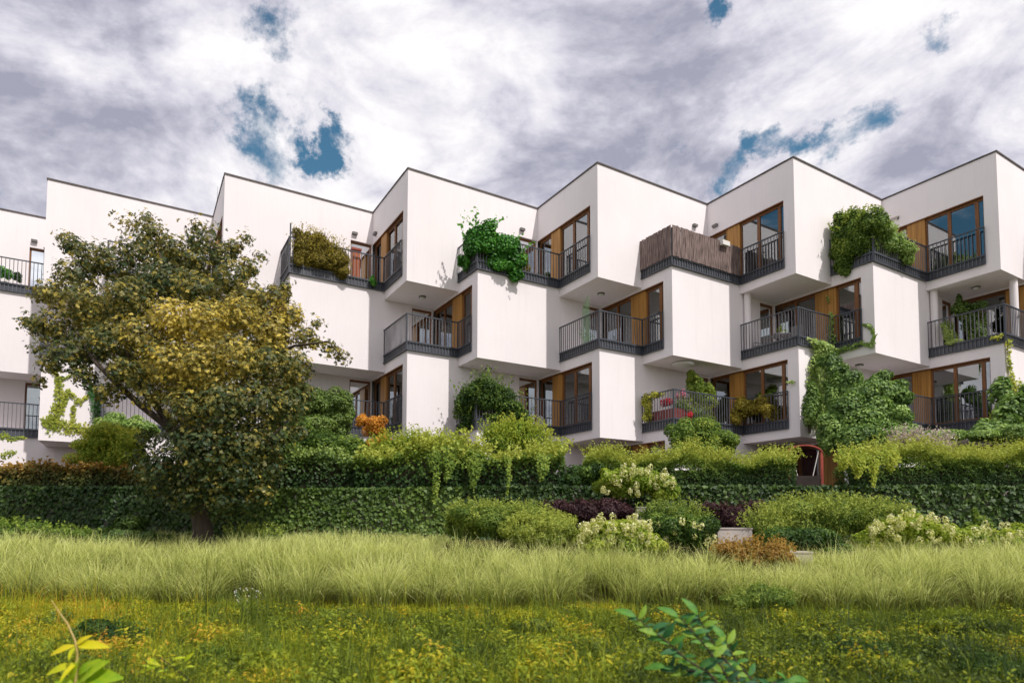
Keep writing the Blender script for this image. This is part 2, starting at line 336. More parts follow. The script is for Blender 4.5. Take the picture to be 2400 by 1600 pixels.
def bush(name, label, cat, bl, leaf, mtl, base=.5, dens=1., group=None, droop=.5, aspect=.5, spikes=0, spike_len=.35, tintfn=None, zmin=None, srad=.42, stems=True):
    """bl: (u, v, depth, half-width px, half-height px, half-depth m). A shrub of leaf clumps with its twigs."""
    leaf = leaf * LS; Ps, Ns, Ts = [], [], []; centres = []
    for (u, v, dep, ru, rv, rd) in bl:
        c = at(u, v, dep); k = dep / FPX; r = np.array([ru * k, rd, rv * k]) * 1.14; centres.append((c, r))
        area = 4 * math.pi * ((r[0] * r[1]) ** 1.6 / 3 + (r[0] * r[2]) ** 1.6 / 3 + (r[1] * r[2]) ** 1.6 / 3) ** (1 / 1.6)
        n = int(area / (leaf * leaf * aspect * .5) * 2.1 * dens) + 40
        vol = max(12, int(6 * (r[0] * r[1] * r[2]) ** (1 / 3) / .22)); vol = min(vol, 60)
        P, N, t = sample_blob(c, r, n, vol, srad if vol < 30 else .34); Ps.append(P); Ns.append(N); Ts.append(t)
        m_ = n // 3                                                    # inner leaves that close the shrub
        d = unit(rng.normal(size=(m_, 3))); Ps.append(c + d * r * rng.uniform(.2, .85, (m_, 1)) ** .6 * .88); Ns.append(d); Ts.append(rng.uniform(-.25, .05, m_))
        if spikes:
            ns = int(spikes * area); d = unit(rng.normal(size=(ns, 3)) * (1, 1, .6) + (0, -.1, .9)); b0 = c + d * r * .8
            lean = unit(d * (1, 1, .4) + (.25, -.1, .8) + rng.normal(size=(ns, 3)) * .25); j = 9
            for q in range(j):
                Ps.append(b0 + lean * spike_len * rng.uniform(.7, 1.2, (ns, 1)) * (q / (j - 1)) + rng.normal(size=(ns, 3)) * leaf * .25); Ns.append(unit(rng.normal(size=(ns, 3)))); Ts.append(np.full(ns, .12 + .2 * q / j) + rng.uniform(-.1, .1, ns))
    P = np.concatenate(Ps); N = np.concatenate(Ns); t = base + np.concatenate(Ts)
    if zmin is not None: keep = P[:, 2] > zmin; P, N, t = P[keep], N[keep], t[keep]
    if tintfn is not None: t = t + tintfn(P)
    lo = P.min(0); c0 = P.mean(0); root = empty(name, (c0[0], c0[1], lo[2]), label, cat, group)
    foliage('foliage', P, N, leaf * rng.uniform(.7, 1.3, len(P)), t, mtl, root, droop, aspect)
    if stems:
        for c, r in centres:
            mb = MB()
            for _ in range(5):
                d = unit(rng.normal(size=3)); e_ = c + d * r * .75
                mb.tube([(c[0] + d[0] * .1, c[1] + d[1] * .1, max(lo[2], c[2] - r[2] * .9)), c + (e_ - c) * .4, e_], [.012, .009, .004], 4)
            bo = under(root, mb.build('branches', M['twig'])); bo['kind'] = 'stuff'
    return root

# ------------------------------------------------------------------ terrain
def ground_z(x, y):
    x = np.asarray(x, float); y = np.asarray(y, float)
    z = np.interp(y, [-400, -40, -24, -17.5, -15, -11.5, -10.5, -9.2, -7.2, -6.3, -5.6, 400], [-1.8, -1.8, -1.75, -1.72, -1.68, -1.62, -1.5, -.95, -.5, -.4, -.38, -.38])
    b = bump(np.stack([x, y, x * 0], -1), .8)
    return z + b * .05 * np.exp(-((y + 15) / 9) ** 2)
gx = np.concatenate([[-400, -150, -60], np.arange(-14, 54, .3), [80, 150, 400]]); gy = np.concatenate([[-400, -120, -50, -35], np.arange(-26, -5.2, .25), [-4, 10, 60, 400]])
X, Y = np.meshgrid(gx, gy, indexing='ij'); V = np.stack([X, Y, ground_z(X, Y)], -1).reshape(-1, 3); ny = len(gy)
ii, jj = np.meshgrid(np.arange(len(gx) - 1), np.arange(ny - 1), indexing='ij'); a = (ii * ny + jj).ravel()
M['ground'] = mat('moss_and_soil', (.04, .05, .012), .95, .4, 2.2, .6, 25, col2=(.10, .09, .02))
go = link('ground', npmesh('ground', V, np.stack([a, a + ny, a + ny + 1, a + 1], 1), smooth_=True), None, M['ground']); go['kind'] = 'structure'
mb = MB(); mb.prism([(-60, -5.72), (90, -5.72), (90, 30), (-60, 30)], -.6, .90); mb.build('terrace', M['soil'])['kind'] = 'structure'

# ------------------------------------------------------------------ the building
LP = 7.2; AV, DV = 4.911, 3.3528
LD = np.array([AV, DV]) / math.hypot(AV, DV); WD = np.array([AV - LP, DV]) / math.hypot(AV - LP, DV)
LN = np.array([LD[1], -LD[0]]); WN = -np.array([WD[1], -WD[0]])
if WN[1] > 0: WN = -WN
LL, WL = math.hypot(AV, DV), math.hypot(AV - LP, DV)
OFF = {'P': (0, 0), 'Q': (2.708, -.066), 'R': (.045, .049), 'S': (2.708, -.066)}
def corner(b, k): o = OFF[b]; return np.array([k * LP + o[0], o[1]])
K0, K1 = -2, 6
LEV = {'P': (9.60, 13.55, 12.14, 9.87), 'Q': (6.58, 9.23, 9.12, 6.87), 'R': (3.57, 6.225, 6.12, 3.87), 'S': (.90, 3.22, 3.12, .95)}   # wall bottom, top, window head, sill
SLAB = {'P': (9.20, 9.60), 'Q': (6.20, 6.58), 'R': (3.195, 3.57)}
BT = {'Q': 9.55, 'R': 6.545, 'S': 3.54}
bld = empty('apartment_building', (20, 4, .9), 'long white apartment building with staggered sawtooth blocks and timber corner windows', 'building')
def zig(b, ins=0., k0=K0, k1=K1, back=9.):
    pts = []
    for k in range(k0, k1 + 1):
        c = corner(b, k); n = -(LN + WN) / 1.
        pts.append(tuple(c + n * ins)); pts.append(tuple(c + LD * LL + n * ins))
    return pts + [(pts[-1][0], back), (pts[0][0], back)]
for b, (z0, z1) in SLAB.items():
    mb = MB(); mb.prism(zig(b), z0, z1); under(bld, mb.build('floor_slab', M['wall']))
for b, q in (('Q', 'P'), ('R', 'Q'), ('S', 'R')):                      # balcony decks on top of the lower blocks
    z0, z1 = LEV[b][1], BT[b]
    mb = MB(); mb.prism(zig(b), z0, z1); under(bld, mb.build('balcony_deck', M['wall']))
mb = MB(); mb.prism(zig('P', .31), 13.1, 13.32); under(bld, mb.build('roof', M['roof']))
mb = MB(); x0 = (K0) * LP + 1; x1 = K1 * LP + AV
mb.prism([(x0, 9.), (x1, 9.), (x1, 9.3), (x0, 9.3)], .9, 13.5); under(bld, mb.build('back_wall', M['wall']))

def cop(b, z):
    for k in range(K0, K1 + 1):
        c = corner(b, k); mb = MB()
        mb.fbox(c, LD, LN, -.03, LL - .03, -.34, .035, z, z + .055); under(bld, mb.build('roof_coping', M['coping']))
        mb = MB(); mb.fbox(c, WD, WN, .34, WL + .03, -.34, .035, z + .003, z + .058); under(bld, mb.build('roof_coping', M['coping']))
cop('P', 13.55)

def part(mb, name, m, parent=bld):
    o = mb.build(name, M[m]);
    under(bld, o) if parent is bld else under2(parent, o)
    return o
def under2(par, child):
    child.parent = par; return child
def window(c, d, n, a0, a1, z0, z1, mull, rec=.12, curtains=()):
    """timber window: frame ring with mullions, one glass pane per opening, optional curtain behind"""
    mb = MB(); jw = .06
    xs = [a0] + [x for m_ in mull for x in m_] + [a1]
    mb.fbox(c, d, n, a0, a0 + jw, -rec - .08, -rec, z0, z1); mb.fbox(c, d, n, a1 - jw, a1, -rec - .08, -rec, z0, z1)
    mb.fbox(c, d, n, a0 + jw, a1 - jw, -rec - .08, -rec - .002, z1 - .09, z1); mb.fbox(c, d, n, a0 + jw, a1 - jw, -rec - .08, -rec - .002, z0, z0 + .1)
    fr = part(mb, 'window', 'frame')
    for m0, m1 in mull:
        mb = MB(); mb.fbox(c, d, n, m0, m1, -rec - .09, -rec + .004, z0 + .1, z1 - .09); part(mb, 'mullion', 'frame', fr)
    for i in range(0, len(xs), 2):
        p0 = xs[i] + (jw if i == 0 else 0); p1 = xs[i + 1] - (jw if i == len(xs) - 2 else 0)
        if p1 - p0 < .03: continue
        mb = MB(); mb.fbox(c, d, n, p0 - .01, p1 + .01, -rec - .045, -rec - .035, z0 + .09, z1 - .08); part(mb, 'pane', 'glass', fr)
    for q0, q1 in curtains:
        V = []; ns = 46
        for j in range(ns + 1):
            a_ = q0 + (q1 - q0) * j / ns; w = -rec - .3 + .035 * math.sin(j * 1.9) + .015 * math.sin(j * 5.1)
            p = np.array(c) + np.array(d) * a_ + np.array(n) * w; V += [(*p, z0 + .05), (*p, z1 - .03)]
        me = npmesh('curtain', V, [(2 * j, 2 * j + 2, 2 * j + 3, 2 * j + 1) for j in range(ns)], smooth_=True); under2(fr, link('curtain', me, None, M['curtain']))
    return fr
CURT = {('P', 5): [(.5, 1.1)], ('P', 4): [], ('P', 1): [(.6, 1.2)], ('P', 2): [(.95, 1.4)], ('P', 3): [(.5, .8), (1.95, 2.35)], ('Q', 5): [(2.4, 3.9)], ('Q', 4): [(.85, 1.4), (2.5, 3.2)],
        ('Q', 3): [(1.0, 1.4)], ('Q', 2): [(1.0, 1.4)], ('P', 0): [(.5, 1.4)], ('P', -1): [(.5, 1.5)], ('R', 0): [(.5, 1.6)], ('S', 2): [(.5, 1.2)], ('S', 3): [(.8, 1.4)], ('R', 5): [(1.75, 2.4), (.8, 1.15)], ('R', 4): [(2.0, 2.4)], ('R', 3): [(.9, 1.1), (2.1, 2.4)], ('R', 1): [(.5, .9)], ('R', 2): [(.9, 1.2)], ('Q', 1): [(1., 1.4)]}
for b in 'PQRS':
    zb, zt, zh, zs = LEV[b]
    for k in range(K0, K1 + 1):
        c = corner(b, k)
        # long face: plain render with a door close to the inner corner
        mb = MB(); mb.fbox(c, LD, LN, 0, 4.97, -.3, 0, zb, zt); mb.fbox(c, LD, LN, 4.97, LL, -.3, 0, zh, zt); mb.fbox(c, LD, LN, 5.9, LL, -.3, 0, zb, zh)
        if zs > zb: mb.fbox(c, LD, LN, 4.97, 5.9, -.3, 0, zb, zs)
        part(mb, 'white_wall', 'wall')
        # window face: narrow pier at the outer corner, lintel strip above the windows
        mb = MB(); mb.fbox(c, WD, WN, .3, .45, -.3, 0, zb, zt); mb.fbox(c, WD, WN, .45, WL, -.3, 0, zh, zt)
        if zs > zb: mb.fbox(c, WD, WN, .45, WL, -.3, 0, zb, zs)
        part(mb, 'white_wall', 'wall')
        # dark slim metal head trim over the window strip
        mb = MB(); mb.fbox(c, WD, WN, .45, WL - .02, -.11, -.003, zh - .035, zh - .002); part(mb, 'window_head_trim', 'frame')
        if b in 'PR': pa = (2.48, 3.14); w1 = [(.66, .78), (1.58, 1.70)]; e1 = 2.48; w2 = (3.14, WL - .02)
        else: pa = (1.45, 2.30); w1 = [(.62, .78)]; e1 = 1.45; w2 = (2.30, WL - .02)
        window(c, WD, WN, .45, e1, zs, zh - .04, w1, curtains=[q for q in CURT.get((b, k), []) if q[1] <= e1])
        mb = MB(); nbd = 1
        mb.fbox(c, WD, WN, pa[0], pa[1], -.2, -.06, zs, zh - .04); part(mb, 'timber_panel', 'panel')
        mid = (w2[0] + w2[1]) / 2
        window(c, WD, WN, w2[0], w2[1], zs, zh - .04, [(mid - .05, mid + .05)] if w2[1] - w2[0] > 1.2 else [], curtains=[q for q in CURT.get((b, k), []) if q[0] >= w2[0]])
        window(c, LD, LN, 4.97, 5.9, zs, zh, [], rec=.1)
        # party wall and ceiling seen through the glass
        v = c + LD * LL; mb = MB(); mb.fbox((v[0], v[1] + .35), (0, 1), (1, 0), 0, 8.6 - v[1], -.1, .1, zb + .01, zt - .01); part(mb, 'party_wall', 'room')
        mb = MB(); mb.fbox((c[0] - 2.1, 5.6), (1, 0), (0, 1), 0, 6.8, 0, .1, zb + .01, zt - .02); part(mb, 'inner_wall', 'room')

# soffit and wall lamps
def disc_lamp(x, y, z):
    mb = MB(); mb.tube([(x, y, z), (x, y, z - .06)], [.15, .14], 16); lo = part(mb, 'ceiling_lamp', 'lamp')
    mb = MB(); mb.tube([(x, y, z - .06), (x, y, z - .11)], [.115, .09], 16); part(mb, 'lamp_glass', 'lampglass', lo)
for b, z in (('P', 9.2), ('Q', 6.2), ('R', 3.195)):
    for k in range(-1, 6):
        c = corner(b, k)
        if (b, k) == ('Q', 3):                                          # the large opal dish
            c = c + np.array([.62, 1.15]); mb = MB(); mb.tube([(*c, z), (*c, z - .03), (*c, z - .13), (*c, z - .17)], [.16, .42, .40, .2], 24); part(mb, 'dish_lamp', 'lampglass'); continue
        if (b, k) == ('P', 4): continue
        disc_lamp(c[0] + .26, c[1] + 1.71, z)
for k in range(-1, 6):
    c = corner('P', k); mb = MB(); mb.fbox(c, LD, LN, 5.02, 5.24, 0, .12, 12.38, 12.48); part(mb, 'wall_lamp', 'lamp')
    if k in (2, 4): mb = MB(); mb.fbox(c, WD, WN, 3.5, 3.74, 0, .12, 12.40, 12.50); part(mb, 'wall_lamp', 'lamp')
# round columns under three of the upper blocks
for (b, k, s_, n_) in (('Q', 3, 4.02, .14), ('Q', 4, 4.02, .14)):
    c = corner(b, k) + LD * s_ + LN * n_; mb = MB(); mb.tube([(*c, BT['R']), (*c, 9.2)], .13, 20); part(mb, 'column', 'wall')
c = corner('P', 5) + LD * 1.55 - LN * .2; mb = MB(); mb.tube([(*c, BT['R']), (*c, 9.2)], .13, 20); part(mb, 'column', 'wall')

# balcony railings: path along the lower block's outline, then in front of the upper block's windows
def isect(p, d, q, e_):
    A = np.array([[d[0], -e_[0]], [d[1], -e_[1]]]); t = np.linalg.solve(A, np.array(q) - np.array(p)); return t[0], t[1]
bar_me = {}
def bar_mesh(h, w=.022):
    if h not in bar_me:
        mb = MB(); mb.box((0, 0, h / 2), (w / 2, w / 2, h / 2)); me = mb.mesh('baluster'); me.materials.append(M['steel_light']); bar_me[h] = me
    return bar_me[h]
RAIL = {}
NB = [0]
def railing(low, kl, up, ku, kprev_up, detail):
    """low block kl; the railing starts on the long face of block kprev_up and ends before the window of block ku"""
    c = corner(low, kl); z = BT[low]; off = .06
    tA, _ = isect(c, WD, corner(up, kprev_up), LD); tB, sB = isect(c, LD, corner(up, ku), WD)
    cu = corner(up, ku)
    o1 = c + LN * off + WN * off                                       # outer corner, moved out on both sides
    pA = c + WD * tA + WN * off; pB = cu + WD * sB + WN * off + (LN * off); pC = cu + WD * .45 + WN * off
    legs = [(pA, o1, WN), (o1, pB, LN), (pB, pC, WN)]
    rail = MB(); root = None
    for (p, q, n) in legs:
        d = unit(q - p); l = np.linalg.norm(q - p)
        rail.fbox(p, d, n, -.02, l + .02, -.028, .022, z + 1.36, z + 1.40)          # handrail
        rail.fbox(p, d, n, 0, l, -.02, .012, z + .325, z + .355)                     # bottom rail
        for f_ in (0, .5, 1):                                                       # posts
            if l > 2.8 or f_ != .5: rail.fbox(p, d, n, l * f_ - .018, l * f_ + .018, -.03, .0, z + .02, z + 1.36)
    root = part(rail, 'balcony_railing', 'steel')
    band = MB()
    for (p, q, n) in legs:
        d = unit(q - p); l = np.linalg.norm(q - p)
        band.fbox(p, d, n, 0.004, l - .004, -.045, -.032, z + .02, z + .32)
        band.fbox(p, d, n, -.0, l, -.055, .03, z - .012, z + .018)
        band.fbox(p, d, n, -.0, l, -.03, .02, z + .29, z + .318)
    under2(root, band.build('balcony_edge', M['steel']))
    joined = MB()
    for (p, q, n) in legs:
        d = unit(q - p); l = np.linalg.norm(q - p); nb = max(2, int(round(l / .135)))
        for j in range(1, nb):
            w = p + d * (l * j / nb) - n * .008
            if detail and NB[0] < 296:
                o = bpy.data.objects.new('baluster', bar_mesh(1.34)); COL.objects.link(o); o.parent = root
                o.location = (w[0], w[1], z + .02); o.rotation_euler = (0, 0, math.atan2(d[1], d[0])); NB[0] += 1
            else: joined.fbox(w, d, n, -.011, .011, -.011, .011, z + .02, z + 1.36)
    if joined.v: jo = joined.build('balusters', M['steel_light']); under2(root, jo); jo['kind'] = 'stuff'
    RAIL[(low, kl)] = (c, o1, pA, pB, pC)
order = [('R', 5), ('Q', 4), ('Q', 3), ('R', 4), ('R', 3), ('R', 2), ('S', 3), ('S', 4), ('Q', 2), ('Q', 1), ('S', 2)]
order += [x for x in [('R', 1), ('S', 1), ('S', 0), ('Q', 0), ('Q', -1), ('R', 0), ('S', -1), ('Q', 5), ('S', 5)]]
for low, k in order:
    up = {'Q': 'P', 'R': 'Q', 'S': 'R'}[low]
    if low in 'QS': railing(low, k, up, k + 1, k, (low, k) in order[:10])
    else: railing(low, k, up, k, k - 1, (low, k) in order[:10])

# things on the roof
for (u, v, dep, h) in ((508, 500, 27.5, 2.0), (1543, 440, 27, 1.25)):
    p = at(u, v, dep); mb = MB(); mb.tube([(p[0], p[1], 13.3), (p[0], p[1], 13.62 + h * .55), (p[0], p[1], 13.62 + h)], [.014, .01, .006], 5)
    mb.tube([(p[0], p[1], 13.3), (p[0], p[1], 13.34)], .09, 8)
    tagit(mb.build('lightning_rod', M['steel_light']), 'thin lightning rod on the roof edge left of the narrow-fronted second gable' if u < 1000 else 'thin lightning rod above the fourth roof gable, right of centre', 'rod', 'lightning rods on the flat roofs')
p = at(99, 500, 30); r_ = empty('chimney', (p[0], p[1], 13.4), 'small grey chimney and ledge on the roof at far left, behind the first gable', 'chimney')
mb = MB(); mb.box((0, 0, .5), (.18, .18, .62)); mb.build('flue', M['concrete'], r_); mb = MB(); mb.box((0, 0, 1.15), (.24, .24, .03)); mb.build('cap', M['steel'], r_)
mb = MB(); mb.box((-.5, .0, .35), (1.3, .3, .04)); mb.build('ledge', M['steel'], r_)
p = at(372, 478, 27.5); r_ = empty('roof_hatch', (p[0], p[1], 13.3), 'low pale roof hatch poking above the roof edge of the leftmost full gable', 'roof hatch')
mb = MB(); mb.box((0, 0, .3), (.42, .3, .3)); mb.build('kerb', M['concrete'], r_); mb = MB(); mb.box((0, 0, .64), (.5, .36, .03)); mb.build('lid', M['white'], r_)

# ------------------------------------------------------------------ terrace wall, low planter walls
mb = MB(); mb.prism([(-60, -5.95), (90, -5.95), (90, -5.73), (-60, -5.73)], -.7, .93)
tagit(mb.build('retaining_wall', M['concrete']), 'long low concrete retaining wall of the garden terrace, hidden under ivy', 'wall')
for nm, lab, (u0, u1, v0, v1, dep) in (
        ('planter_wall', 'pale concrete block end standing between the dark purple shrubs and the orange shrub', (1682, 1764, 1236, 1300, 14.6)),
        ('planter_wall', 'short pale concrete ledge behind the upper cream blossom shrub', (1492, 1580, 1187, 1215, 16)),
        ('planter_wall', 'low grey concrete kerb piece right of the orange shrub', (1850, 1905, 1292, 1330, 13.6))):
    a_ = at(u0, v0, dep); b_ = at(u1, v1, dep); mb = MB(); z0 = min(b_[2], float(ground_z(a_[0], a_[1])) - .1)
    mb.fbox((a_[0], a_[1]), (1, 0), (0, 1), 0, b_[0] - a_[0], 0, .35, z0, a_[2] - .03)
    mb.fbox((a_[0], a_[1]), (1, 0), (0, 1), -.015, b_[0] - a_[0] + .015, -.015, .365, a_[2] - .03, a_[2])
    tagit(mb.build(nm, M['concrete']), lab, 'wall', 'concrete planter walls')

# ================================================================== planting
# ---- the big tree
def tree():
    base = at(478, 1285, 15); root = empty('tree', base, 'large spreading tree with olive and yellow leaves, in front of the ivy wall', 'tree')
    def pt(u, v, d): return at(u, v, d)
    bx, by, bz = base
    mb = MB()
    mb.tube([(bx, by, bz - .35), (bx, by, bz - .05), pt(474, 1230, 15), pt(462, 1170, 15), pt(447, 1110, 15), pt(440, 1050, 15)], [.36, .28, .225, .20, .185, .17], 14)
    tr = mb.build('trunk', M['bark']); under(root, tr)
    for pts, rad in (([(440, 1060, 15), (395, 1000, 14.8), (330, 950, 14.5), (275, 900, 14.2), (225, 850, 14), (180, 780, 14.0)], [.13, .095, .075, .062, .05, .02]),
                     ([(430, 1020, 15), (372, 960, 14.7), (330, 900, 14.4), (300, 830, 14.3), (270, 720, 14.6)], [.11, .085, .07, .055, .02]),
                     ([(442, 1060, 15), (450, 960, 15.2), (430, 840, 15.5), (400, 700, 15.5), (365, 560, 15.5)], [.16, .13, .10, .07, .02]),
                     ([(444, 1080, 15), (520, 970, 15.2), (590, 860, 15.4), (640, 740, 15.5)], [.14, .11, .08, .03]),
                     ([(470, 1010, 15.2), (520, 850, 16), (560, 700, 16.2), (575, 600, 16)], [.12, .09, .06, .02]),
                     ([(590, 860, 15.4), (690, 810, 15), (770, 800, 14.9), (802, 838, 14.9)], [.06, .035, .018, .01]),
                     ([(455, 1120, 15), (530, 1060, 14.6), (610, 1050, 14.4), (660, 1000, 14.3)], [.09, .07, .05, .02])):
        mb = MB(); mb.tube([pt(*p) for p in pts], rad, 8); under(root, mb.build('limb', M['bark']))
    # clumps of foliage: u, v, radius px, depth
    C = [(355, 545, 42, 15.4), (330, 590, 55, 15.2), (400, 585, 48, 15.6), (468, 568, 36, 15.8), (462, 610, 45, 15.6), (520, 600, 40, 16), (545, 580, 28, 16), (170, 575, 34, 14.8), (215, 610, 52, 14.8), (180, 650, 60, 14.6),
         (270, 620, 55, 15), (120, 690, 46, 14.4), (85, 765, 30, 14.2), (130, 770, 55, 14.2), (170, 830, 60, 14), (120, 850, 34, 14), (200, 720, 70, 14.2), (250, 800, 70, 14), (200, 880, 40, 13.9), (300, 700, 70, 14.2),
         (380, 660, 65, 14.8), (460, 680, 65, 14.8), (540, 650, 52, 15.4), (585, 630, 32, 15.8), (600, 700, 52, 15.4), (650, 690, 38, 15.5), (680, 740, 46, 15.2), (715, 790, 38, 15.2), (640, 780, 62, 15),
         (560, 740, 65, 14.6), (480, 760, 70, 14), (400, 750, 70, 14), (330, 790, 70, 13.8), (300, 870, 60, 13.7), (250, 920, 38, 13.8), (390, 850, 72, 13.5), (470, 860, 70, 13.5), (550, 840, 72, 13.7), (630, 860, 68, 14.2), (690, 860, 50, 14.6),
         (710, 920, 34, 14.8), (665, 950, 55, 14.4), (600, 940, 70, 13.9), (520, 950, 75, 13.5), (440, 950, 70, 13.4), (360, 930, 42, 13.6), (640, 1030, 52, 14.4), (700, 1010, 26, 14.6), (570, 1040, 70, 14), (490, 1050, 75, 13.6), (425, 1030, 55, 13.6),
         (395, 1090, 50, 13.9), (560, 1110, 66, 14.1), (480, 1120, 60, 13.9), (400, 1140, 36, 14.2), (520, 1170, 44, 14.1), (575, 1170, 34, 14.3), (620, 1100, 36, 14.4), (440, 1165, 40, 14.1), (610, 1150, 34, 14.3), (520, 1200, 30, 14.4), (360, 1130, 34, 14.5), (335, 1085, 36, 14.4), (345, 1030, 26, 14.2),
         (785, 825, 18, 14.9), (800, 836, 15, 14.9), (765, 805, 13, 14.9), (740, 800, 15, 15), (60, 752, 16, 14.1), (150, 556, 17, 14.9), (290, 520, 16, 15.4), (345, 512, 17, 15.6), (460, 530, 17, 15.8), (497, 545, 18, 15.9), (575, 560, 15, 16), (90, 815, 16, 14), (98, 890, 12, 14), (610, 600, 14, 16), (672, 672, 15, 15.6), (742, 757, 15, 15.3),
         (420, 640, 80, 16.8), (520, 720, 90, 17), (320, 700, 90, 16.6), (240, 760, 90, 15.9), (450, 840, 110, 16.6), (620, 850, 90, 16.7), (330, 860, 80, 16), (520, 1000, 110, 16.2), (480, 900, 100, 15.2), (560, 1080, 90, 16)]
    Ps, Ns, Ts, Zs = [], [], [], []
    k1 = np.array([.36, .22, .10])
    for (u, v, r, d) in C:
        c = at(u, v, d + .25); R_ = r * d / FPX * .98
        n = int(760 * (R_ / .6) ** 2) + 8; small = r < 22
        dd = unit(rng.normal(size=(n, 3))); rr = np.clip(1 - np.abs(rng.normal(size=(n, 1))) * .3, .15, 1) * rng.choice([1, 1, 1, 1.22] if not small else [1, 1.4, 1.9, 2.4], (n, 1))
        sh = 1 + .3 * bump(dd * R_ + c, 2.2)[:, None]
        P = c + dd * rr * sh * R_ * np.array([1, 1, .92])
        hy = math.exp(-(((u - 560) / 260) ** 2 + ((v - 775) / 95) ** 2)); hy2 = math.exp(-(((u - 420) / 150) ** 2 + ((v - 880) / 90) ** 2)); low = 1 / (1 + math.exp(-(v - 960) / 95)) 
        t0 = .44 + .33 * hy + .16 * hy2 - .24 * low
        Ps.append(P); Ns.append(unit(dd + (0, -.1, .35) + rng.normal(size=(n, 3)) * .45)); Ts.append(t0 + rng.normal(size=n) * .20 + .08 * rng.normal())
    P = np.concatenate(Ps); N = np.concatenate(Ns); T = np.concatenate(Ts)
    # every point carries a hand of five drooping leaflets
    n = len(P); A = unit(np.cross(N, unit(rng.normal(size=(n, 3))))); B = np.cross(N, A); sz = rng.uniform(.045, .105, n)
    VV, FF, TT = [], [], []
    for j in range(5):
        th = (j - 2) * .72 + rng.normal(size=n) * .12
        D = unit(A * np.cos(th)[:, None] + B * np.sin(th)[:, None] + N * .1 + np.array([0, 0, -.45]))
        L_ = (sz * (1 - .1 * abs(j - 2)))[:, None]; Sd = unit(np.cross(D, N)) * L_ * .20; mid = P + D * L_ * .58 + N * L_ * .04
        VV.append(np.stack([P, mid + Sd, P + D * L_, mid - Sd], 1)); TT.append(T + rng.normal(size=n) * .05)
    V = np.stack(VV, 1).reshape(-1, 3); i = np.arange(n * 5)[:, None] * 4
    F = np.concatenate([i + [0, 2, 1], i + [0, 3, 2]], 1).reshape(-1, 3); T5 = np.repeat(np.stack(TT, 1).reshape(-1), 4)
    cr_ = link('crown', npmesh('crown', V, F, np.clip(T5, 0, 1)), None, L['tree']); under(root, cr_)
    return n
tree()

# ---- sheets of climbing leaves on a wall: polygons of growth given as strokes along the wall plane
def climb(name, label, cat, pts, leaf, mtl, base=.5, dens=1., group=None, aspect=.8, spread=None, thick=.10, stem=True):
    """pts: list of runs; each run is [(world point, radius m), ...] in a wall plane with normal nrm; leaves fill round it"""
    Ps, Ns, Ts = [], [], []
    for run, nrm in pts:
        nrm = np.array([nrm[0], nrm[1], 0.]); nrm /= np.linalg.norm(nrm); tan = np.array([-nrm[1], nrm[0], 0])
        for (p, r0), (q, r1) in zip(run[:-1], run[1:]):
            p = np.array(p, float); q = np.array(q, float); l = np.linalg.norm(q - p)
            n = int((l * (r0 + r1) + .5 * math.pi * max(r0, r1) ** 2) / (leaf * leaf * aspect * .5) * 1.6 * dens) + 6
            t = rng.uniform(0, 1, n); r = r0 + (r1 - r0) * t; a_ = rng.uniform(0, 6.28, n); rr = np.sqrt(rng.uniform(0, 1, n)) * r * (1 + .3 * rng.normal(size=n) * .5)
            P = p + (q - p) * t[:, None] + tan * (np.cos(a_) * rr)[:, None] + np.array([0, 0, 1]) * (np.sin(a_) * rr)[:, None]
            bb = bump(P, 2.5); P = P + nrm * (thick * (.35 + .45 * bb + .5 * rng.uniform(0, 1, n)) * np.clip(1.2 - rr / (r + 1e-6), .2, 1))[:, None]
            Ps.append(P); Ns.append(unit(nrm + np.array([0, 0, .3]) + rng.normal(size=(n, 3)) * .35)); Ts.append(base + .10 * bb + rng.uniform(-.17, .17, n))
    P = np.concatenate(Ps); lo = P.min(0); c0 = P.mean(0); root = empty(name, (c0[0], c0[1], lo[2]), label, cat, group)
    foliage('foliage', P, np.concatenate(Ns), leaf * rng.uniform(.7, 1.3, len(P)), np.concatenate(Ts), mtl, root, .9, aspect, .2)
    if stem:
        for run, nrm in pts:
            mb = MB(); n_ = np.array([nrm[0], nrm[1], 0.]) / math.hypot(*nrm[:2]); mb.tube([np.array(p) + n_ * .02 for p, _ in run], .014, 4)
            under(root, mb.build('stem', M['twig']))
    return root
def onplane(b, k, face, u, v, off=0.):
    c = corner(b, k); d, n = (LD, LN) if face == 'l' else (WD, WN); c = c + n * off; r = ray(u, v)
    t = ((c - CP[:2]) @ n) / (r[:2] @ n); return CP + r * t

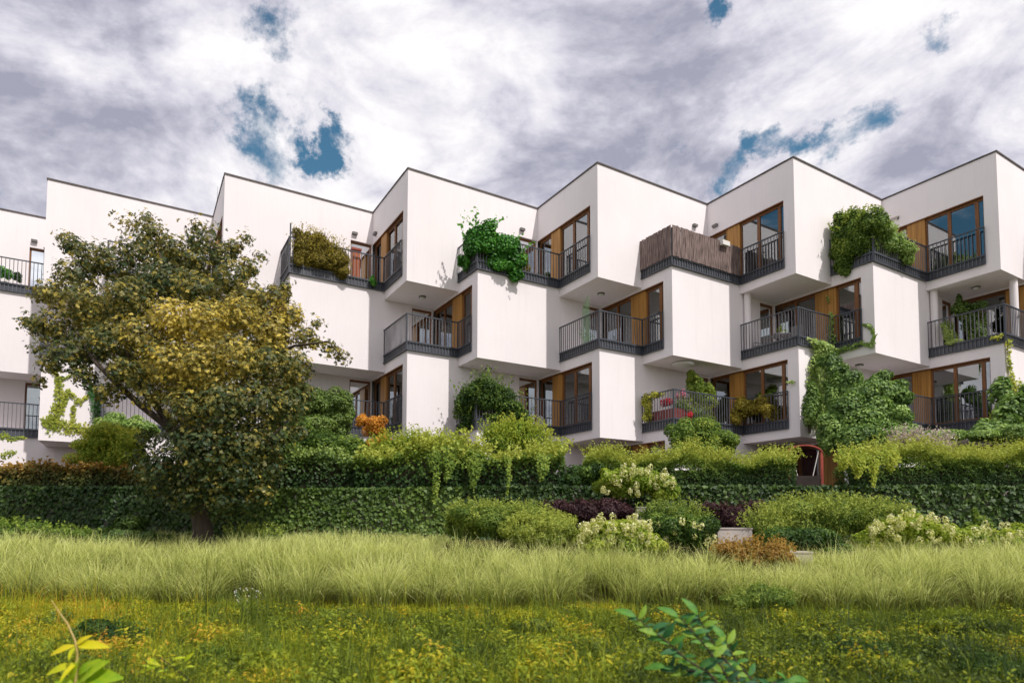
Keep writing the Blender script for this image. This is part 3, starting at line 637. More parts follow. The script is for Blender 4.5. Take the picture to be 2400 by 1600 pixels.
# ---- hedge masses: box-like growth with a bumpy skin
def hedge(name, label, cat, x0, x1, y0, y1, z0, z1, leaf, mtl, base=.45, dens=1., group=None, amp=.12, droop=.8, aspect=.7, tintfn=None, topshoots=0, shoot_len=.25, edge=None, lean=(.35, -.1)):
    W_, D_, H_ = x1 - x0, y1 - y0, z1 - z0; k = dens * 1.7 / (leaf * leaf * aspect * .5)
    nf, ntp = int(W_ * H_ * k), int(W_ * D_ * k); ns = int(D_ * H_ * k)
    P = [np.stack([rng.uniform(x0, x1, nf), np.full(nf, y0), rng.uniform(z0, z1, nf)], 1), np.stack([rng.uniform(x0, x1, ntp), rng.uniform(y0, y1, ntp), np.full(ntp, z1)], 1),
         np.stack([np.where(rng.random(ns) < .5, x0, x1), rng.uniform(y0, y1, ns), rng.uniform(z0, z1, ns)], 1)]
    N = [np.tile((0, -1, .25), (nf, 1)), np.tile((0, -.35, 1), (ntp, 1)), np.tile((0, -.3, .2), (ns, 1))]
    P = np.concatenate(P); N = np.concatenate(N).astype(float)
    bb = bump(P, 1.3) + .6 * bump(P, 4.); P = P + unit(N) * (np.clip(bb, -.6, 2) * amp)[:, None] - unit(N) * (rng.uniform(0, 1, len(P)) ** 1.6 * min(.24, .55 * D_))[:, None]
    if edge is not None: P[:, 2] = z0 + (P[:, 2] - z0) * edge(P[:, 0])
    N = unit(N + rng.normal(size=N.shape) * .4); T = base + .19 * bb + rng.uniform(-.24, .24, len(P))
    if topshoots:
        n = int(W_ * D_ * topshoots); b0 = np.stack([rng.uniform(x0, x1, n), rng.uniform(y0, y1, n), np.full(n, z1)], 1)
        b0[:, 2] += bump(b0, 1.3) * amp
        if edge is not None: b0[:, 2] = z0 + (b0[:, 2] - z0) * edge(b0[:, 0])
        ln = unit(np.stack([rng.normal(lean[0], .35, n), rng.normal(lean[1], .35, n), np.full(n, .8)], 1)); m_ = 11
        for q in range(m_):
            f_ = q / (m_ - 1); Q = b0 + ln * shoot_len * rng.uniform(.5, 1.3, (n, 1)) * f_; Q[:, 2] -= .25 * shoot_len * f_ * f_
            P = np.concatenate([P, Q + rng.normal(size=Q.shape) * leaf * .3]); N = np.concatenate([N, unit(ln + rng.normal(size=(n, 3)))]); T = np.concatenate([T, base + .16 + .12 * f_ + rng.uniform(-.12, .12, n)])
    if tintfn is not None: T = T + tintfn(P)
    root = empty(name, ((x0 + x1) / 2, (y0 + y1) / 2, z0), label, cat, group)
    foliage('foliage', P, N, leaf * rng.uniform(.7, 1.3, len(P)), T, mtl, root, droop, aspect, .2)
    mb = MB(); e1 = .1 if D_ > .3 else .02
    if D_ > .25:
        top = z1 - .22 if edge is None else z0 + (z1 - z0) * float(np.min(edge(np.linspace(x0, x1, 9)))) - .2
        if top > z0: mb.fbox((x0 + .22, y0 + .3), (1, 0), (0, 1), 0, W_ - .44, 0, D_ - .5, z0, top + .04); under(root, mb.build('inner_branches', M['twig']))
    return root

# ivy on the terrace wall in stretches; left one coloured darker as the tree's shadow
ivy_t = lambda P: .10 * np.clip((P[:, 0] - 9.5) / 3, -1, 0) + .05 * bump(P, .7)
G_ = 'ivy stretches on the terrace wall'
hedge('ivy_wall_covering', 'dense ivy tinted dark for tree shade, covering the terrace wall left of the tree trunk', 'ivy', 3.0, 10.9, -6.2, -5.95, -.55, 1.06, .12, L['ivy'], .42, 1.7, G_, .07, 1.1, .9, ivy_t)
hedge('ivy_wall_covering', 'mid-green ivy covering the terrace wall between the tree and the olive mound', 'ivy', 10.9, 17.4, -6.2, -5.95, -.55, 1.02, .11, L['ivy'], .66, 1.8, G_, .07, 1.1, .9)
hedge('ivy_wall_covering', 'dark ivy covering the right half of the terrace wall behind the shrubs', 'ivy', 17.4, 36.5, -6.2, -5.95, -.55, 1.08, .12, L['ivy'], .42, 1.6, G_, .08, 1.1, .9)

# planting on the terrace above the wall
wav = lambda a_, b_, c_: (lambda x: 1 + a_ * np.sin(x * b_ + c_) + a_ * .6 * np.sin(x * b_ * 2.7 + c_ * 3))
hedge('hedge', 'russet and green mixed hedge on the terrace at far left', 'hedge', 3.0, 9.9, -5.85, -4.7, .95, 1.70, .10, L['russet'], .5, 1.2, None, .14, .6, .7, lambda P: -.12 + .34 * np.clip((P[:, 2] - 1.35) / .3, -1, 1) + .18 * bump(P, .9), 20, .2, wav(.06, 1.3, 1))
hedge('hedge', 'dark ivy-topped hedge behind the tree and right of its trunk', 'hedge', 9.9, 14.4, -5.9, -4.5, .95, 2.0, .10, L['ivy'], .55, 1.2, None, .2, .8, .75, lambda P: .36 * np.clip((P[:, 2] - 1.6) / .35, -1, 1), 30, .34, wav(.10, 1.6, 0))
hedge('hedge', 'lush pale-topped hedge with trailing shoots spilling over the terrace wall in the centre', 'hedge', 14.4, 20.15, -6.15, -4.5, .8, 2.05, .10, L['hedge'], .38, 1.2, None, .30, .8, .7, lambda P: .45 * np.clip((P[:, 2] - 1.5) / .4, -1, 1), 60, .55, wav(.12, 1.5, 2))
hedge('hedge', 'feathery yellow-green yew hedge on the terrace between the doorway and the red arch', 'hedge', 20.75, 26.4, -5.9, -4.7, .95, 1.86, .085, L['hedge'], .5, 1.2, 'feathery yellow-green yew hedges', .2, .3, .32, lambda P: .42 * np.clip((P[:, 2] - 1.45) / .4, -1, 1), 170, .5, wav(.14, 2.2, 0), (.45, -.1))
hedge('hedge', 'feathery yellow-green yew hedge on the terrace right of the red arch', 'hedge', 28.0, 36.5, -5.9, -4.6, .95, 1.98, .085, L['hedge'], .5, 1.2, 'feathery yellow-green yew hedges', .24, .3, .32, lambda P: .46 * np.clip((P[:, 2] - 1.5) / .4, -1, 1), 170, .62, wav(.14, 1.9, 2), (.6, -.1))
bush('shrub', 'low dark bush in the gap of the terrace hedges before the doorway', 'shrub', [(1345, 1112, 17.3, 34, 26, .4), (1385, 1108, 17.3, 30, 26, .4)], .07, L['hedge'], .3)
# trailing shoots over the wall
for lab, us in (('bright trailing creeper hanging over the dark ivy in the centre', [(1020, 1060, 1180, .12), (1050, 1060, 1125, .14), (1110, 1070, 1140, .16), (1190, 1075, 1160, .07), (1270, 1075, 1125, .16)]),
                ('bright yellow-green creeper hanging over the wall right of the red arch', [(2010, 1060, 1115, .2), (2045, 1065, 1140, .12), (2085, 1060, 1100, .2), (1975, 1060, 1095, .2)])):
    climb('creeper', lab, 'creeper', [([(at(u, v0, 16.75), r * 1.5), (at(u + 3, (v0 + v1) / 2, 16.65), r), (at(u - 2, v1, 16.68), r * .45)], (0, -1)) for u, v0, v1, r in us], .07, L['lime' if us[0][0] > 1500 else 'hedge'], .62, 1., 'creepers hanging over the terrace wall')

bush('shrub', 'rounded bright yellow-green shrub on the terrace left of the tree', 'shrub', [(250, 1035, 18.3, 60, 34, .5), (300, 1045, 18.2, 48, 34, .4), (215, 1055, 18.2, 36, 26, .4), (260, 1075, 18.2, 80, 26, .4)], .06, L['lime'], .55, 1.1, spikes=18, spike_len=.2)
bush('shrub', 'pale green vine-leaved shrub below the leftmost lower balcony, behind the yellow-green shrub', 'shrub', [(265, 990, 20, 48, 20, .3), (320, 1000, 20, 45, 24, .3)], .08, L['vine'], .6)
bush('shrub', 'climbing green shrub bulging below the lower balcony hedge, right of the tree', 'shrub', [(700, 1030, 19.2, 60, 46, .5), (770, 1045, 19, 66, 38, .5), (690, 1085, 18.6, 72, 44, .5), (640, 1060, 18.4, 36, 50, .4), (790, 1092, 18.2, 84, 36, .4), (840, 1060, 18.6, 40, 30, .4)], .07, L['hedge'], .46)
bush('japanese_maple', 'small orange-leaved maple between the clipped hedge and the white wall', 'small tree', [(880, 1000, 18.8, 26, 24, .3), (850, 985, 18.9, 18, 14, .2), (895, 1035, 18.7, 18, 22, .25), (868, 1045, 18.7, 18, 18, .2)], .05, L['orange'], .55, .9)
bush('shrub', 'light green shrub with reddish buds against the white wall below the bushy balcony', 'shrub', [(1170, 1050, 19.3, 48, 40, .4), (1245, 1045, 19.3, 46, 44, .4), (1215, 1015, 19.4, 52, 26, .3), (1160, 1012, 19.5, 30, 18, .2), (1290, 1065, 19.2, 34, 30, .3)], .055, L['lime'], .42, .55, spikes=22, spike_len=.35, tintfn=lambda P: .15 * bump(P, 2))
bush('shrub', 'square clipped leafy bush under the flower-box balcony', 'shrub', [(1600, 1018, 19.3, 34, 34, .45), (1650, 1018, 19.3, 40, 32, .45), (1695, 1030, 19.3, 32, 28, .45), (1610, 1055, 19.2, 46, 34, .4), (1670, 1060, 19.2, 50, 34, .4)], .065, L['hedge'], .58)
bush('hedge_tuft', 'thin feathery green tuft above the creeper hedge in the centre', 'shrub', [(960, 1048, 18.5, 54, 26, .4), (1030, 1052, 18.5, 54, 24, .4), (915, 1062, 18.3, 44, 30, .4)], .055, L['lime'], .36, .7, spikes=30, spike_len=.4)
bush('smoke_bush', 'pinkish grey seed-plumed bush behind the yew hedge right of the vine', 'shrub', [(2120, 1036, 18.6, 36, 20, .3), (2180, 1042, 18.6, 42, 22, .3)], .045, L['paleseed'], .5, .5, spikes=30, spike_len=.3)
bush('shrub', 'low yellow-green leafy strip growing under the lower right balcony', 'shrub', [(2120, 1015, 20, 40, 14, .3), (2200, 1022, 20, 60, 13, .3), (2300, 1020, 20, 60, 13, .3), (2380, 1015, 20, 50, 16, .3)], .06, L['vine'], .55, .8)

# hydrangeas: leafy shrub, every blossom head a part
def head_mesh():
    n = 46; d = unit(rng.normal(size=(n, 3))); P = d * (.055, .055, .085) * rng.uniform(.8, 1.05, (n, 1)) + (0, 0, .05)
    V, F = leaf_arrays(P, d, np.full(n, .035), .0, .9, .1); me = npmesh('flower_head', V, F, np.repeat(np.clip(rng.uniform(.1, .9, n) + d[:, 2] * .1, 0, 1), 4)); me.materials.append(L['flower']); return me
heads = [head_mesh() for _ in range(4)]
def hydrangea(label, bl, heads_uv, base=.55, leaf=.07, mtl='lime'):
    root = bush('hydrangea', label, 'hydrangea', bl, leaf, L[mtl], base, 1., 'cream hydrangeas'); rl = np.array(root.location)
    for (u, v, d) in heads_uv:
        p = at(u, v, d) - rl; o = bpy.data.objects.new('flower_head', random.choice(heads)); COL.objects.link(o); o.parent = root
        o.location = tuple(p); s_ = random.uniform(.75, 1.35); o.scale = (s_, s_, s_ * random.uniform(.9, 1.2)); o.rotation_euler = (random.uniform(-.3, .6), random.uniform(-.5, .5), random.uniform(0, 6))
def rndheads(n, u0, u1, vf, d0):
    out = []
    for _ in range(n):
        u = random.uniform(u0, u1); out.append((u, vf(u), d0 + random.uniform(-.1, .15)))
    return out
def dome(uc, w, vt, vb): return lambda u: vt + (vb - vt) * min(1, abs((u - uc) / w) ** 2.2) * .6 + random.random() ** 1.1 * (vb - vt) * (1 - .5 * abs((u - uc) / w))
hydrangea('cream hydrangea in front of the low concrete kerb, nearest of the hydrangeas', [(1400, 1265, 13.9, 56, 36, .35), (1470, 1260, 13.9, 58, 40, .35), (1520, 1275, 13.9, 34, 28, .3), (1440, 1235, 14, 60, 18, .3)], rndheads(52, 1352, 1548, dome(1450, 110, 1212, 1288), 13.5))
hydrangea('pale hydrangea higher up against the ivy wall, above the purple shrubs', [(1440, 1130, 16.3, 42, 30, .35), (1500, 1125, 16.3, 56, 36, .35), (1560, 1145, 16.3, 40, 28, .3)], rndheads(44, 1410, 1580, dome(1492, 95, 1093, 1165), 15.9), .48)
hydrangea('yellowish hydrangea on the right, behind the tall grass', [(2080, 1250, 14.6, 56, 34, .35), (2150, 1245, 14.6, 60, 36, .35), (2220, 1255, 14.6, 46, 28, .3), (2030, 1265, 14.6, 30, 26, .3)], rndheads(46, 2020, 2235, dome(2140, 120, 1204, 1282), 14.2), .62)
hydrangea('leafy pale-flowered hydrangea at the right edge, behind the tall grass', [(2290, 1265, 14.6, 44, 26, .3), (2350, 1262, 14.6, 44, 28, .3), (2400, 1265, 14.6, 40, 30, .3)], rndheads(16, 2270, 2410, dome(2345, 80, 1225, 1290), 14.2), .5)
hydrangea('green shrub with sparse white blossoms beside the concrete block', [(1560, 1245, 14.6, 44, 42, .35), (1630, 1250, 14.6, 46, 36, .35)], rndheads(15, 1540, 1680, dome(1600, 80, 1215, 1290), 14.3), .35, .055, 'hedge')

# mounded shrubs in front of the wall
bush('shrub', 'dark purple-leaved shrub mound against the ivy wall, left of the concrete ledge', 'shrub', [(1310, 1198, 15.8, 46, 22, .35), (1370, 1200, 15.6, 50, 26, .35), (1430, 1200, 15.6, 46, 26, .35)], .05, L['purple'], .5, 1.3, 'purple-leaved shrubs', spikes=14, spike_len=.12)
bush('shrub', 'dark purple-leaved shrub mound behind the pale concrete block', 'shrub', [(1650, 1200, 15.7, 40, 20, .3), (1720, 1212, 15.4, 44, 28, .35), (1770, 1200, 15.6, 34, 22, .3)], .05, L['purple'], .5, 1.3, 'purple-leaved shrubs', spikes=14, spike_len=.12)
bush('shrub', 'low olive-green mound with feathery shoots in front of the ivy wall', 'shrub', [(1110, 1210, 15, 54, 26, .4), (1170, 1228, 14.9, 74, 40, .45), (1090, 1235, 15.1, 44, 34, .3), (1240, 1225, 15, 60, 36, .4)], .05, L['olive'], .62, 1., spikes=50, spike_len=.25, aspect=.35)
bush('shrub', 'low yellowish olive mound with feathery shoots left of the cream hydrangea', 'shrub', [(1230, 1250, 14.4, 56, 34, .4), (1300, 1246, 14.3, 50, 36, .4), (1270, 1230, 14.5, 62, 26, .4)], .05, L['olive'], .92, 1., spikes=40, spike_len=.18, aspect=.35)
bush('shrub', 'large olive-green feathery mound right of the concrete block', 'shrub', [(1800, 1240, 14.9, 56, 38, .45), (1870, 1220, 15.2, 66, 40, .45), (1960, 1216, 15.2, 76, 40, .5), (2060, 1225, 15.2, 60, 36, .4)], .05, L['olive'], .66, .9, spikes=60, spike_len=.32, aspect=.35)
bush('shrub', 'dark green mound in front of the olive mound on the right', 'shrub', [(1850, 1262, 14.3, 60, 30, .4), (1920, 1265, 14.3, 56, 30, .4), (1960, 1285, 14.2, 40, 18, .3)], .055, L['hedge'], .24, 1.)
bush('shrub', 'orange-brown low shrub below the pale concrete block', 'shrub', [(1720, 1302, 13.6, 50, 28, .35), (1790, 1300, 13.6, 60, 30, .4), (1840, 1312, 13.5, 26, 18, .3)], .045, L['russet'], .80, 1., spikes=30, spike_len=.2)
bush('shrub', 'feathery dark green bush behind the shrub with sparse white blossoms', 'shrub', [(1540, 1215, 15.2, 40, 26, .3), (1590, 1210, 15.2, 44, 24, .3), (1630, 1225, 15.1, 30, 20, .3)], .05, L['olive'], .5, .9, spikes=40, spike_len=.28, aspect=.35)
bush('shrub', 'dark leafy bush in the tree shade left of the trunk', 'shrub', [(310, 1235, 15.2, 34, 30, .3), (280, 1255, 15, 60, 20, .3), (350, 1262, 15, 40, 18, .3)], .07, L['ivy'], .45)
bush('shrub', 'low dark green bush at the foot of the ivy wall at far left', 'shrub', [(40, 1250, 15.3, 60, 26, .4), (120, 1255, 15.2, 50, 20, .3), (190, 1262, 15.1, 50, 18, .3), (-30, 1250, 15.3, 50, 28, .3)], .06, L['hedge'], .4, spikes=16, spike_len=.2)
bush('shrub', 'slim green shoots standing up in front of the wall near the right edge', 'shrub', [(2290, 1225, 15, 10, 28, .12), (2310, 1240, 15, 12, 24, .12), (2270, 1240, 15, 12, 22, .12)], .06, L['hedge'], .55)
bush('shrub', 'small leafy green plant at the foot of the ivy wall, right of the trunk', 'shrub', [(560, 1262, 15.4, 40, 12, .2), (620, 1258, 15.4, 44, 12, .2)], .05, L['olive'], .6, spikes=40, spike_len=.28)

# ---- balcony planting and furniture
def rp(low, k, leg, s, inset=.0, z=0.):
    """point on a balcony: leg 0 along the short side, 1 along the long side, s metres from the outer corner, inset inward"""
    c, o1, pA, pB, pC = RAIL[(low, k)]
    if leg == 0: p = o1 + WD * s - WN * inset
    else: p = o1 + LD * s - LN * inset
    return np.array([p[0], p[1], BT[low] + .02 + z])
def wbush(name, label, cat, bl, leaf, mtl, base=.5, dens=1., **kw):
    """same as bush with world centres and radii"""
    global at
    keep = at; lst = [(c, r) for c, r in bl]
    Ps = []
    def fake(u, v, dep): return np.array(lst[int(u)][0], float)
    at = fake
    try:
        spec = [(i, 0, 15., r[0] * FPX / 15., r[2] * FPX / 15., r[1]) for i, (c, r) in enumerate(lst)]
        return bush(name, label, cat, spec, leaf, mtl, base, dens, **kw)
    finally: at = keep
# second-from-left upper balcony: brown bush behind a dark post and red screen
wbush('shrub', 'bushy olive-brown shrub filling the upper balcony beside the big tree', 'shrub', [(rp('Q', 1, 1, .5, .08, 1.2), (.45, .32, .55)), (rp('Q', 1, 1, 1.1, .06, 1.15), (.55, .34, .55)), (rp('Q', 1, 1, 1.75, .06, 1.0), (.5, .34, .52)), (rp('Q', 1, 1, .9, .1, .65), (.75, .3, .42)), (rp('Q', 1, 1, 1.7, .1, .6), (.6, .3, .4)), (rp('Q', 1, 1, .4, .1, .65), (.35, .28, .45))], .05, L['brown'], .60, 1.2, spikes=14, spike_len=.35)
mb = MB(); p = rp('Q', 1, 1, .04, .06); mb.tube([p, p + (0, 0, 1.92)], .03, 8); tagit(mb.build('post', M['steel']), 'dark upright post at the corner of the brown-bush balcony', 'post')
rt = empty('timber_cabinet', rp('Q', 1, 1, 2.55, .22), 'tall narrow red-brown timber cabinet on the upper balcony right of the brown shrub', 'cabinet')
p = rp('Q', 1, 1, 2.5, .22); mb = MB(); mb.fbox(p[:2], LD, LN, 0, .30, -.2, .08, p[2] + .02, p[2] + 1.5); under(rt, mb.build('body', M['orangewood']))
mb = MB(); mb.fbox(p[:2], LD, LN, -.05, .34, -.24, .12, p[2] + 1.5, p[2] + 1.58); under(rt, mb.build('top', M['redpaint']))
rt = empty('storage_bench', rp('Q', 1, 1, 2.0, .5), 'low orange timber bench beside the cabinet on the brown-shrub balcony', 'bench')
p = rp('Q', 1, 1, 1.8, .5); mb = MB(); mb.fbox(p[:2], LD, LN, 0, 1.5, -.35, .1, p[2] + .28, p[2] + .42); under(rt, mb.build('seat', M['orangewood']))
for q in (.05, 1.35): mb = MB(); mb.fbox(p[:2], LD, LN, q, q + .1, -.33, .08, p[2], p[2] + .28); under(rt, mb.build('leg', M['orangewood']))
wbush('potted_plant', 'small bright green plant hanging outside the balcony edge below the red cabinet', 'plant', [(rp('Q', 1, 1, 3.25, -.14, .22), (.13, .12, .17))], .06, L['bright'], .8, 1.2)
mb = MB(); p = rp('Q', 1, 0, .75, .1); mb.fbox(p[:2], WD, WN, -.35, .35, -.03, .02, p[2] + .35, p[2] + 1.55); o = mb.build('reed_screen', M['weathered']); tagit(o, 'narrow weathered screen on the short side of the brown-shrub balcony', 'screen')
# third upper balcony: bright green hanging bush
wbush('ivy_bush', 'glossy bright green ivy bush tumbling over the edge of an upper balcony', 'ivy', [(rp('Q', 2, 1, .25, .05, 1.2), (.6, .42, .62)), (rp('Q', 2, 1, .95, .02, 1.0), (.62, .42, .62)), (rp('Q', 2, 1, 1.55, -.02, .62), (.5, .36, .6)), (rp('Q', 2, 0, .45, .05, 1.05), (.4, .35, .6)), (rp('Q', 2, 0, .8, .02, .5), (.28, .25, .45)), (rp('Q', 2, 1, 1.6, -.12, .05), (.3, .14, .32)), (rp('Q', 2, 1, .8, .1, .5), (.7, .3, .4))], .085, L['bright'], .60, 1.3, aspect=.75, spikes=1.5, spike_len=.6)
wbush('shrub', 'thin yellow-brown shrub next to the bright green ivy bush on the same balcony', 'shrub', [(rp('Q', 2, 1, 2.15, .25, .85), (.22, .2, .35)), (rp('Q', 2, 1, 2.3, .3, .45), (.25, .2, .3))], .05, L['brown'], .9, .8)
wbush('potted_plant', 'small pot plant on the upper balcony edge, right of the green ivy bush', 'plant', [(rp('Q', 2, 1, 3.3, .2, .45), (.16, .14, .12))], .04, L['hedge'], .35)
# fourth upper balcony: weathered board screen, each board a part
c, o1, pA, pB, pC = RAIL[('Q', 3)]
scr = empty('board_screen', (*o1, BT['Q']), 'weathered grey-brown board screen wrapped round the upper balcony right of centre', 'screen')
bmes = []
for i in range(5):
    mb = MB(); w = .052; h = 1.16; mb.fbox((0, 0), (1, 0), (0, 1), -w * .92, w * .92, -.012, .012, 0, h); 
    V_ = [list(v) for v in mb.v]
    for v in V_[4:]: v[2] += random.uniform(-.012, .02)
    mb.v = [tuple(v) for v in V_]; me = mb.mesh('board'); me.materials.append(M['weathered']); bmes.append(me)
for (p, q, n) in ((pA, o1, WN), (o1, pB, LN)):
    d = unit(q - p); l = np.linalg.norm(q - p); nb = int(l / .106)
    for j in range(nb):
        w = p + d * (l * (j + .5) / nb) + n * (.035 + random.uniform(-.006, .006)); o = bpy.data.objects.new('board', bmes[j % 5]); COL.objects.link(o); o.parent = scr
        o.location = (w[0] - o1[0], w[1] - o1[1], .33 + random.uniform(-.015, .015)); o.rotation_euler = (0, random.uniform(-.012, .012), math.atan2(d[1], d[0]))
p = rp('Q', 3, 1, 2.75, -.12, 1.3); rt = empty('window_box', p, 'small white planter box hooked over the weathered board screen', 'planter')
mb = MB(); mb.fbox(p[:2], LD, LN, -.2, .2, -.05, .09, p[2] - .02, p[2] + .16); under(rt, mb.build('box', M['white']))
P_, N_, t_ = sample_blob(p + (0, 0, .22), (.15, .08, .09), 90, 6); foliage('foliage', P_, N_, .04, .5 + t_, L['brown'], rt)
# fifth upper balcony: tall clipped hedge
wbush('shrub', 'tall dense leafy hedge rounding the corner of the upper right balcony', 'hedge', [(rp('Q', 4, 0, 1.1, .1, 1.35), (.52, .42, .72)), (rp('Q', 4, 0, .55, .1, 1.35), (.52, .42, .8)), (rp('Q', 4, 0, 1.15, .1, .7), (.42, .36, .6)), (rp('Q', 4, 0, .5, .1, .75), (.5, .36, .6)), (rp('Q', 4, 0, .1, .12, 1.35), (.45, .4, .55)), (rp('Q', 4, 0, .95, -.02, .25), (.42, .22, .4)), (rp('Q', 4, 0, 1.2, .1, 2.0), (.35, .3, .22))], .075, L['hedge'], .52, 1.15, spikes=7, spike_len=.25)
wbush('shrub', 'paler leafy shrub trailing down beside the tall hedge on the upper right balcony', 'shrub', [(rp('Q', 4, 1, .55, .05, 1.15), (.55, .4, .48)), (rp('Q', 4, 1, 1.25, .05, .95), (.55, .38, .45)), (rp('Q', 4, 1, 1.9, .05, .75), (.48, .32, .42)), (rp('Q', 4, 1, 2.4, .05, .62), (.3, .25, .34))], .065, L['vine'], .66, .9, spikes=8, spike_len=.2)
rt = empty('folded_awning', onplane('P', 4, 'l', 2105, 520, .4), 'small pale folded awning on the wall above the paler balcony shrub', 'awning')
p = np.array(rt.location); mb = MB(); mb.fbox(p[:2], LD, LN, -.5, .45, -.35, .25, p[2] - .03, p[2] + .03); under(rt, mb.build('cloth', M['concrete'])); mb = MB(); mb.fbox(p[:2], LD, LN, -.5, .45, .2, .26, p[2] - .1, p[2] - .03); under(rt, mb.build('bar', M['steel_light']))
# middle balconies
p0 = rp('R', 3, 0, 1.05, .2); rt = empty('climbing_net', p0, 'pale green climbing net stretched at the left of the middle balcony, right of centre', 'net')
mb = MB()
for j in range(9): q = p0[:2] + WD * (j * .05 - .2); mb.tube([(*q, p0[2] + .1), (*(q + WD * .02 * math.sin(j)), p0[2] + 2.25 - .05 * j)], .008, 3)
for j in range(22): mb.tube([(*(p0[:2] - WD * .22), p0[2] + .12 + j * .1), (*(p0[:2] + WD * .22), p0[2] + .15 + j * .095)], .006, 3)
under(rt, mb.build('netting', M['net']))
P_, N_, t_ = sample_blob(p0 + (0, 0, .6), (.25, .15, .5), 260, 8); foliage('foliage', P_, N_, .05, .75 + t_, L['bright'], rt)
# table and chairs on the right middle balcony
def chair(loc, rot, label):
    r_ = empty('garden_chair', loc, label, 'chair', 'garden chairs on the balcony'); r_.rotation_euler = (0, 0, rot)
    mb = MB(); mb.box((0, 0, .44), (.24, .23, .02)); mb.build('seat', M['steel_light'], r_)
    mb = MB(); mb.fbox((0, -.24), (1, 0), (0, 1), -.24, .24, -.02, .01, .5, .92); mb.build('backrest', M['lamp'], r_)
    for x in (-.22, .22):
        for y in (-.21, .21): mb = MB(); mb.tube([(x, y, 0), (x, y, .44)], .014, 6); mb.build('leg', M['steel_light'], r_)
    for x in (-.24, .24): mb = MB(); mb.tube([(x, -.22, .66), (x, .2, .64), (x, .2, .44)], .013, 6); mb.build('armrest', M['steel_light'], r_)
chair(tuple(rp('R', 4, 0, 1.95, .55)), 2.2, 'grey garden chair at the left end of the right middle balcony')
chair(tuple(rp('R', 4, 0, .5, .9)), -1.0, 'grey garden chair beside the table, nearer the timber panel on the right middle balcony')
p = rp('R', 4, 0, 1.2, .75); rt = empty('balcony_table', p, 'small grey table with a plant on the right middle balcony', 'table')
mb = MB(); mb.box((0, 0, .72), (.4, .35, .015)); mb.build('tabletop', M['lamp'], rt)
for x in (-.34, .34):
    for y in (-.29, .29): mb = MB(); mb.tube([(x, y, 0), (x, y, .71)], .015, 6); mb.build('leg', M['steel_light'], rt)
rt = empty('potted_plant', p + (0, 0, .735), 'small green pot plant standing on the balcony table', 'plant'); mb = MB(); mb.tube([(0, 0, 0), (0, 0, .12)], [.06, .08], 10); mb.build('pot', M['white'], rt)
P_, N_, t_ = sample_blob(p + (0, 0, 1.0), (.2, .2, .16), 200, 8); foliage('foliage', P_, N_, .06, .85 + t_, L['hedge'], rt)
wbush('potted_plant', 'small leafy plant at the foot of the middle window left of the twining vine', 'plant', [(rp('R', 4, 1, 2.2, .1, .5), (.2, .15, .16))], .05, L['vine'], .5)
wbush('climbing_plant', 'tall dark climber behind the railing of the rightmost middle balcony', 'plant', [(rp('R', 5, 0, 1.6, .7, 1.7), (.36, .3, .34)), (rp('R', 5, 0, 1.35, .7, 1.2), (.42, .3, .4)), (rp('R', 5, 0, 1.2, .7, .7), (.3, .25, .4)), (rp('R', 5, 0, 1.0, .75, 1.75), (.22, .2, .2)), (rp('R', 5, 0, 1.7, .7, 2.2), (.1, .1, .2))], .085, L['ivy'], .6, .8)
wbush('climbing_plant', 'pale variegated plant at the left corner of the rightmost middle balcony', 'plant', [(rp('R', 5, 0, 1.9, .1, 1.0), (.22, .15, .34)), (rp('R', 5, 0, 1.75, .1, .6), (.25, .15, .3)), (rp('R', 5, 0, 1.65, .1, .4), (.35, .14, .14))], .06, L['vine'], .92, .9)
# lower balconies
wbush('clipped_hedge', 'block of clipped dark green hedge filling the lower balcony right of the tree', 'hedge', [(rp('S', 1, 0, -.05, .1, 1.1), (.7, .5, .6)), (rp('S', 1, 1, .7, .0, 1.1), (.8, .5, .62)), (rp('S', 1, 1, 1.5, .0, 1.05), (.75, .45, .6)), (rp('S', 1, 1, 2.2, .0, .9), (.5, .4, .65)), (rp('S', 1, 1, 1.9, .0, .4), (.6, .4, .6)), (rp('S', 1, 0, .8, .0, .6), (.5, .4, .6)), (rp('S', 1, 1, .8, -.05, .2), (1.1, .35, .5))], .07, L['ivy'], .78, 1.1)
wbush('shrub', 'dark leafy shrub with upright shoots filling the lower balcony in the centre', 'shrub', [(rp('S', 2, 0, .7, .05, 1.0), (.52, .4, .6)), (rp('S', 2, 1, .25, .1, 1.25), (.62, .45, .7)), (rp('S', 2, 1, 1.0, .1, 1.05), (.66, .4, .62)), (rp('S', 2, 1, 1.7, .1, .7), (.5, .35, .42)), (rp('S', 2, 1, 2.1, .1, .5), (.35, .3, .3)), (rp('S', 2, 0, .5, .05, .35), (.5, .3, .4)), (rp('S', 2, 1, 1.0, .05, .3), (1.0, .3, .35))], .075, L['hedge'], .34, 1.1, spikes=4, spike_len=.55)
p = rp('S', 2, 1, 2.95, .15, .25); rt = empty('lantern', p, 'small grey balcony lantern on the lower balcony ledge, right of the leafy shrub', 'lantern')
mb = MB(); mb.box((0, 0, .2), (.1, .1, .18)); mb.build('body', M['lamp'], rt); mb = MB(); mb.tube([(0, 0, .38), (0, 0, .5)], [.12, .02], 4); mb.build('roof', M['lamp'], rt)
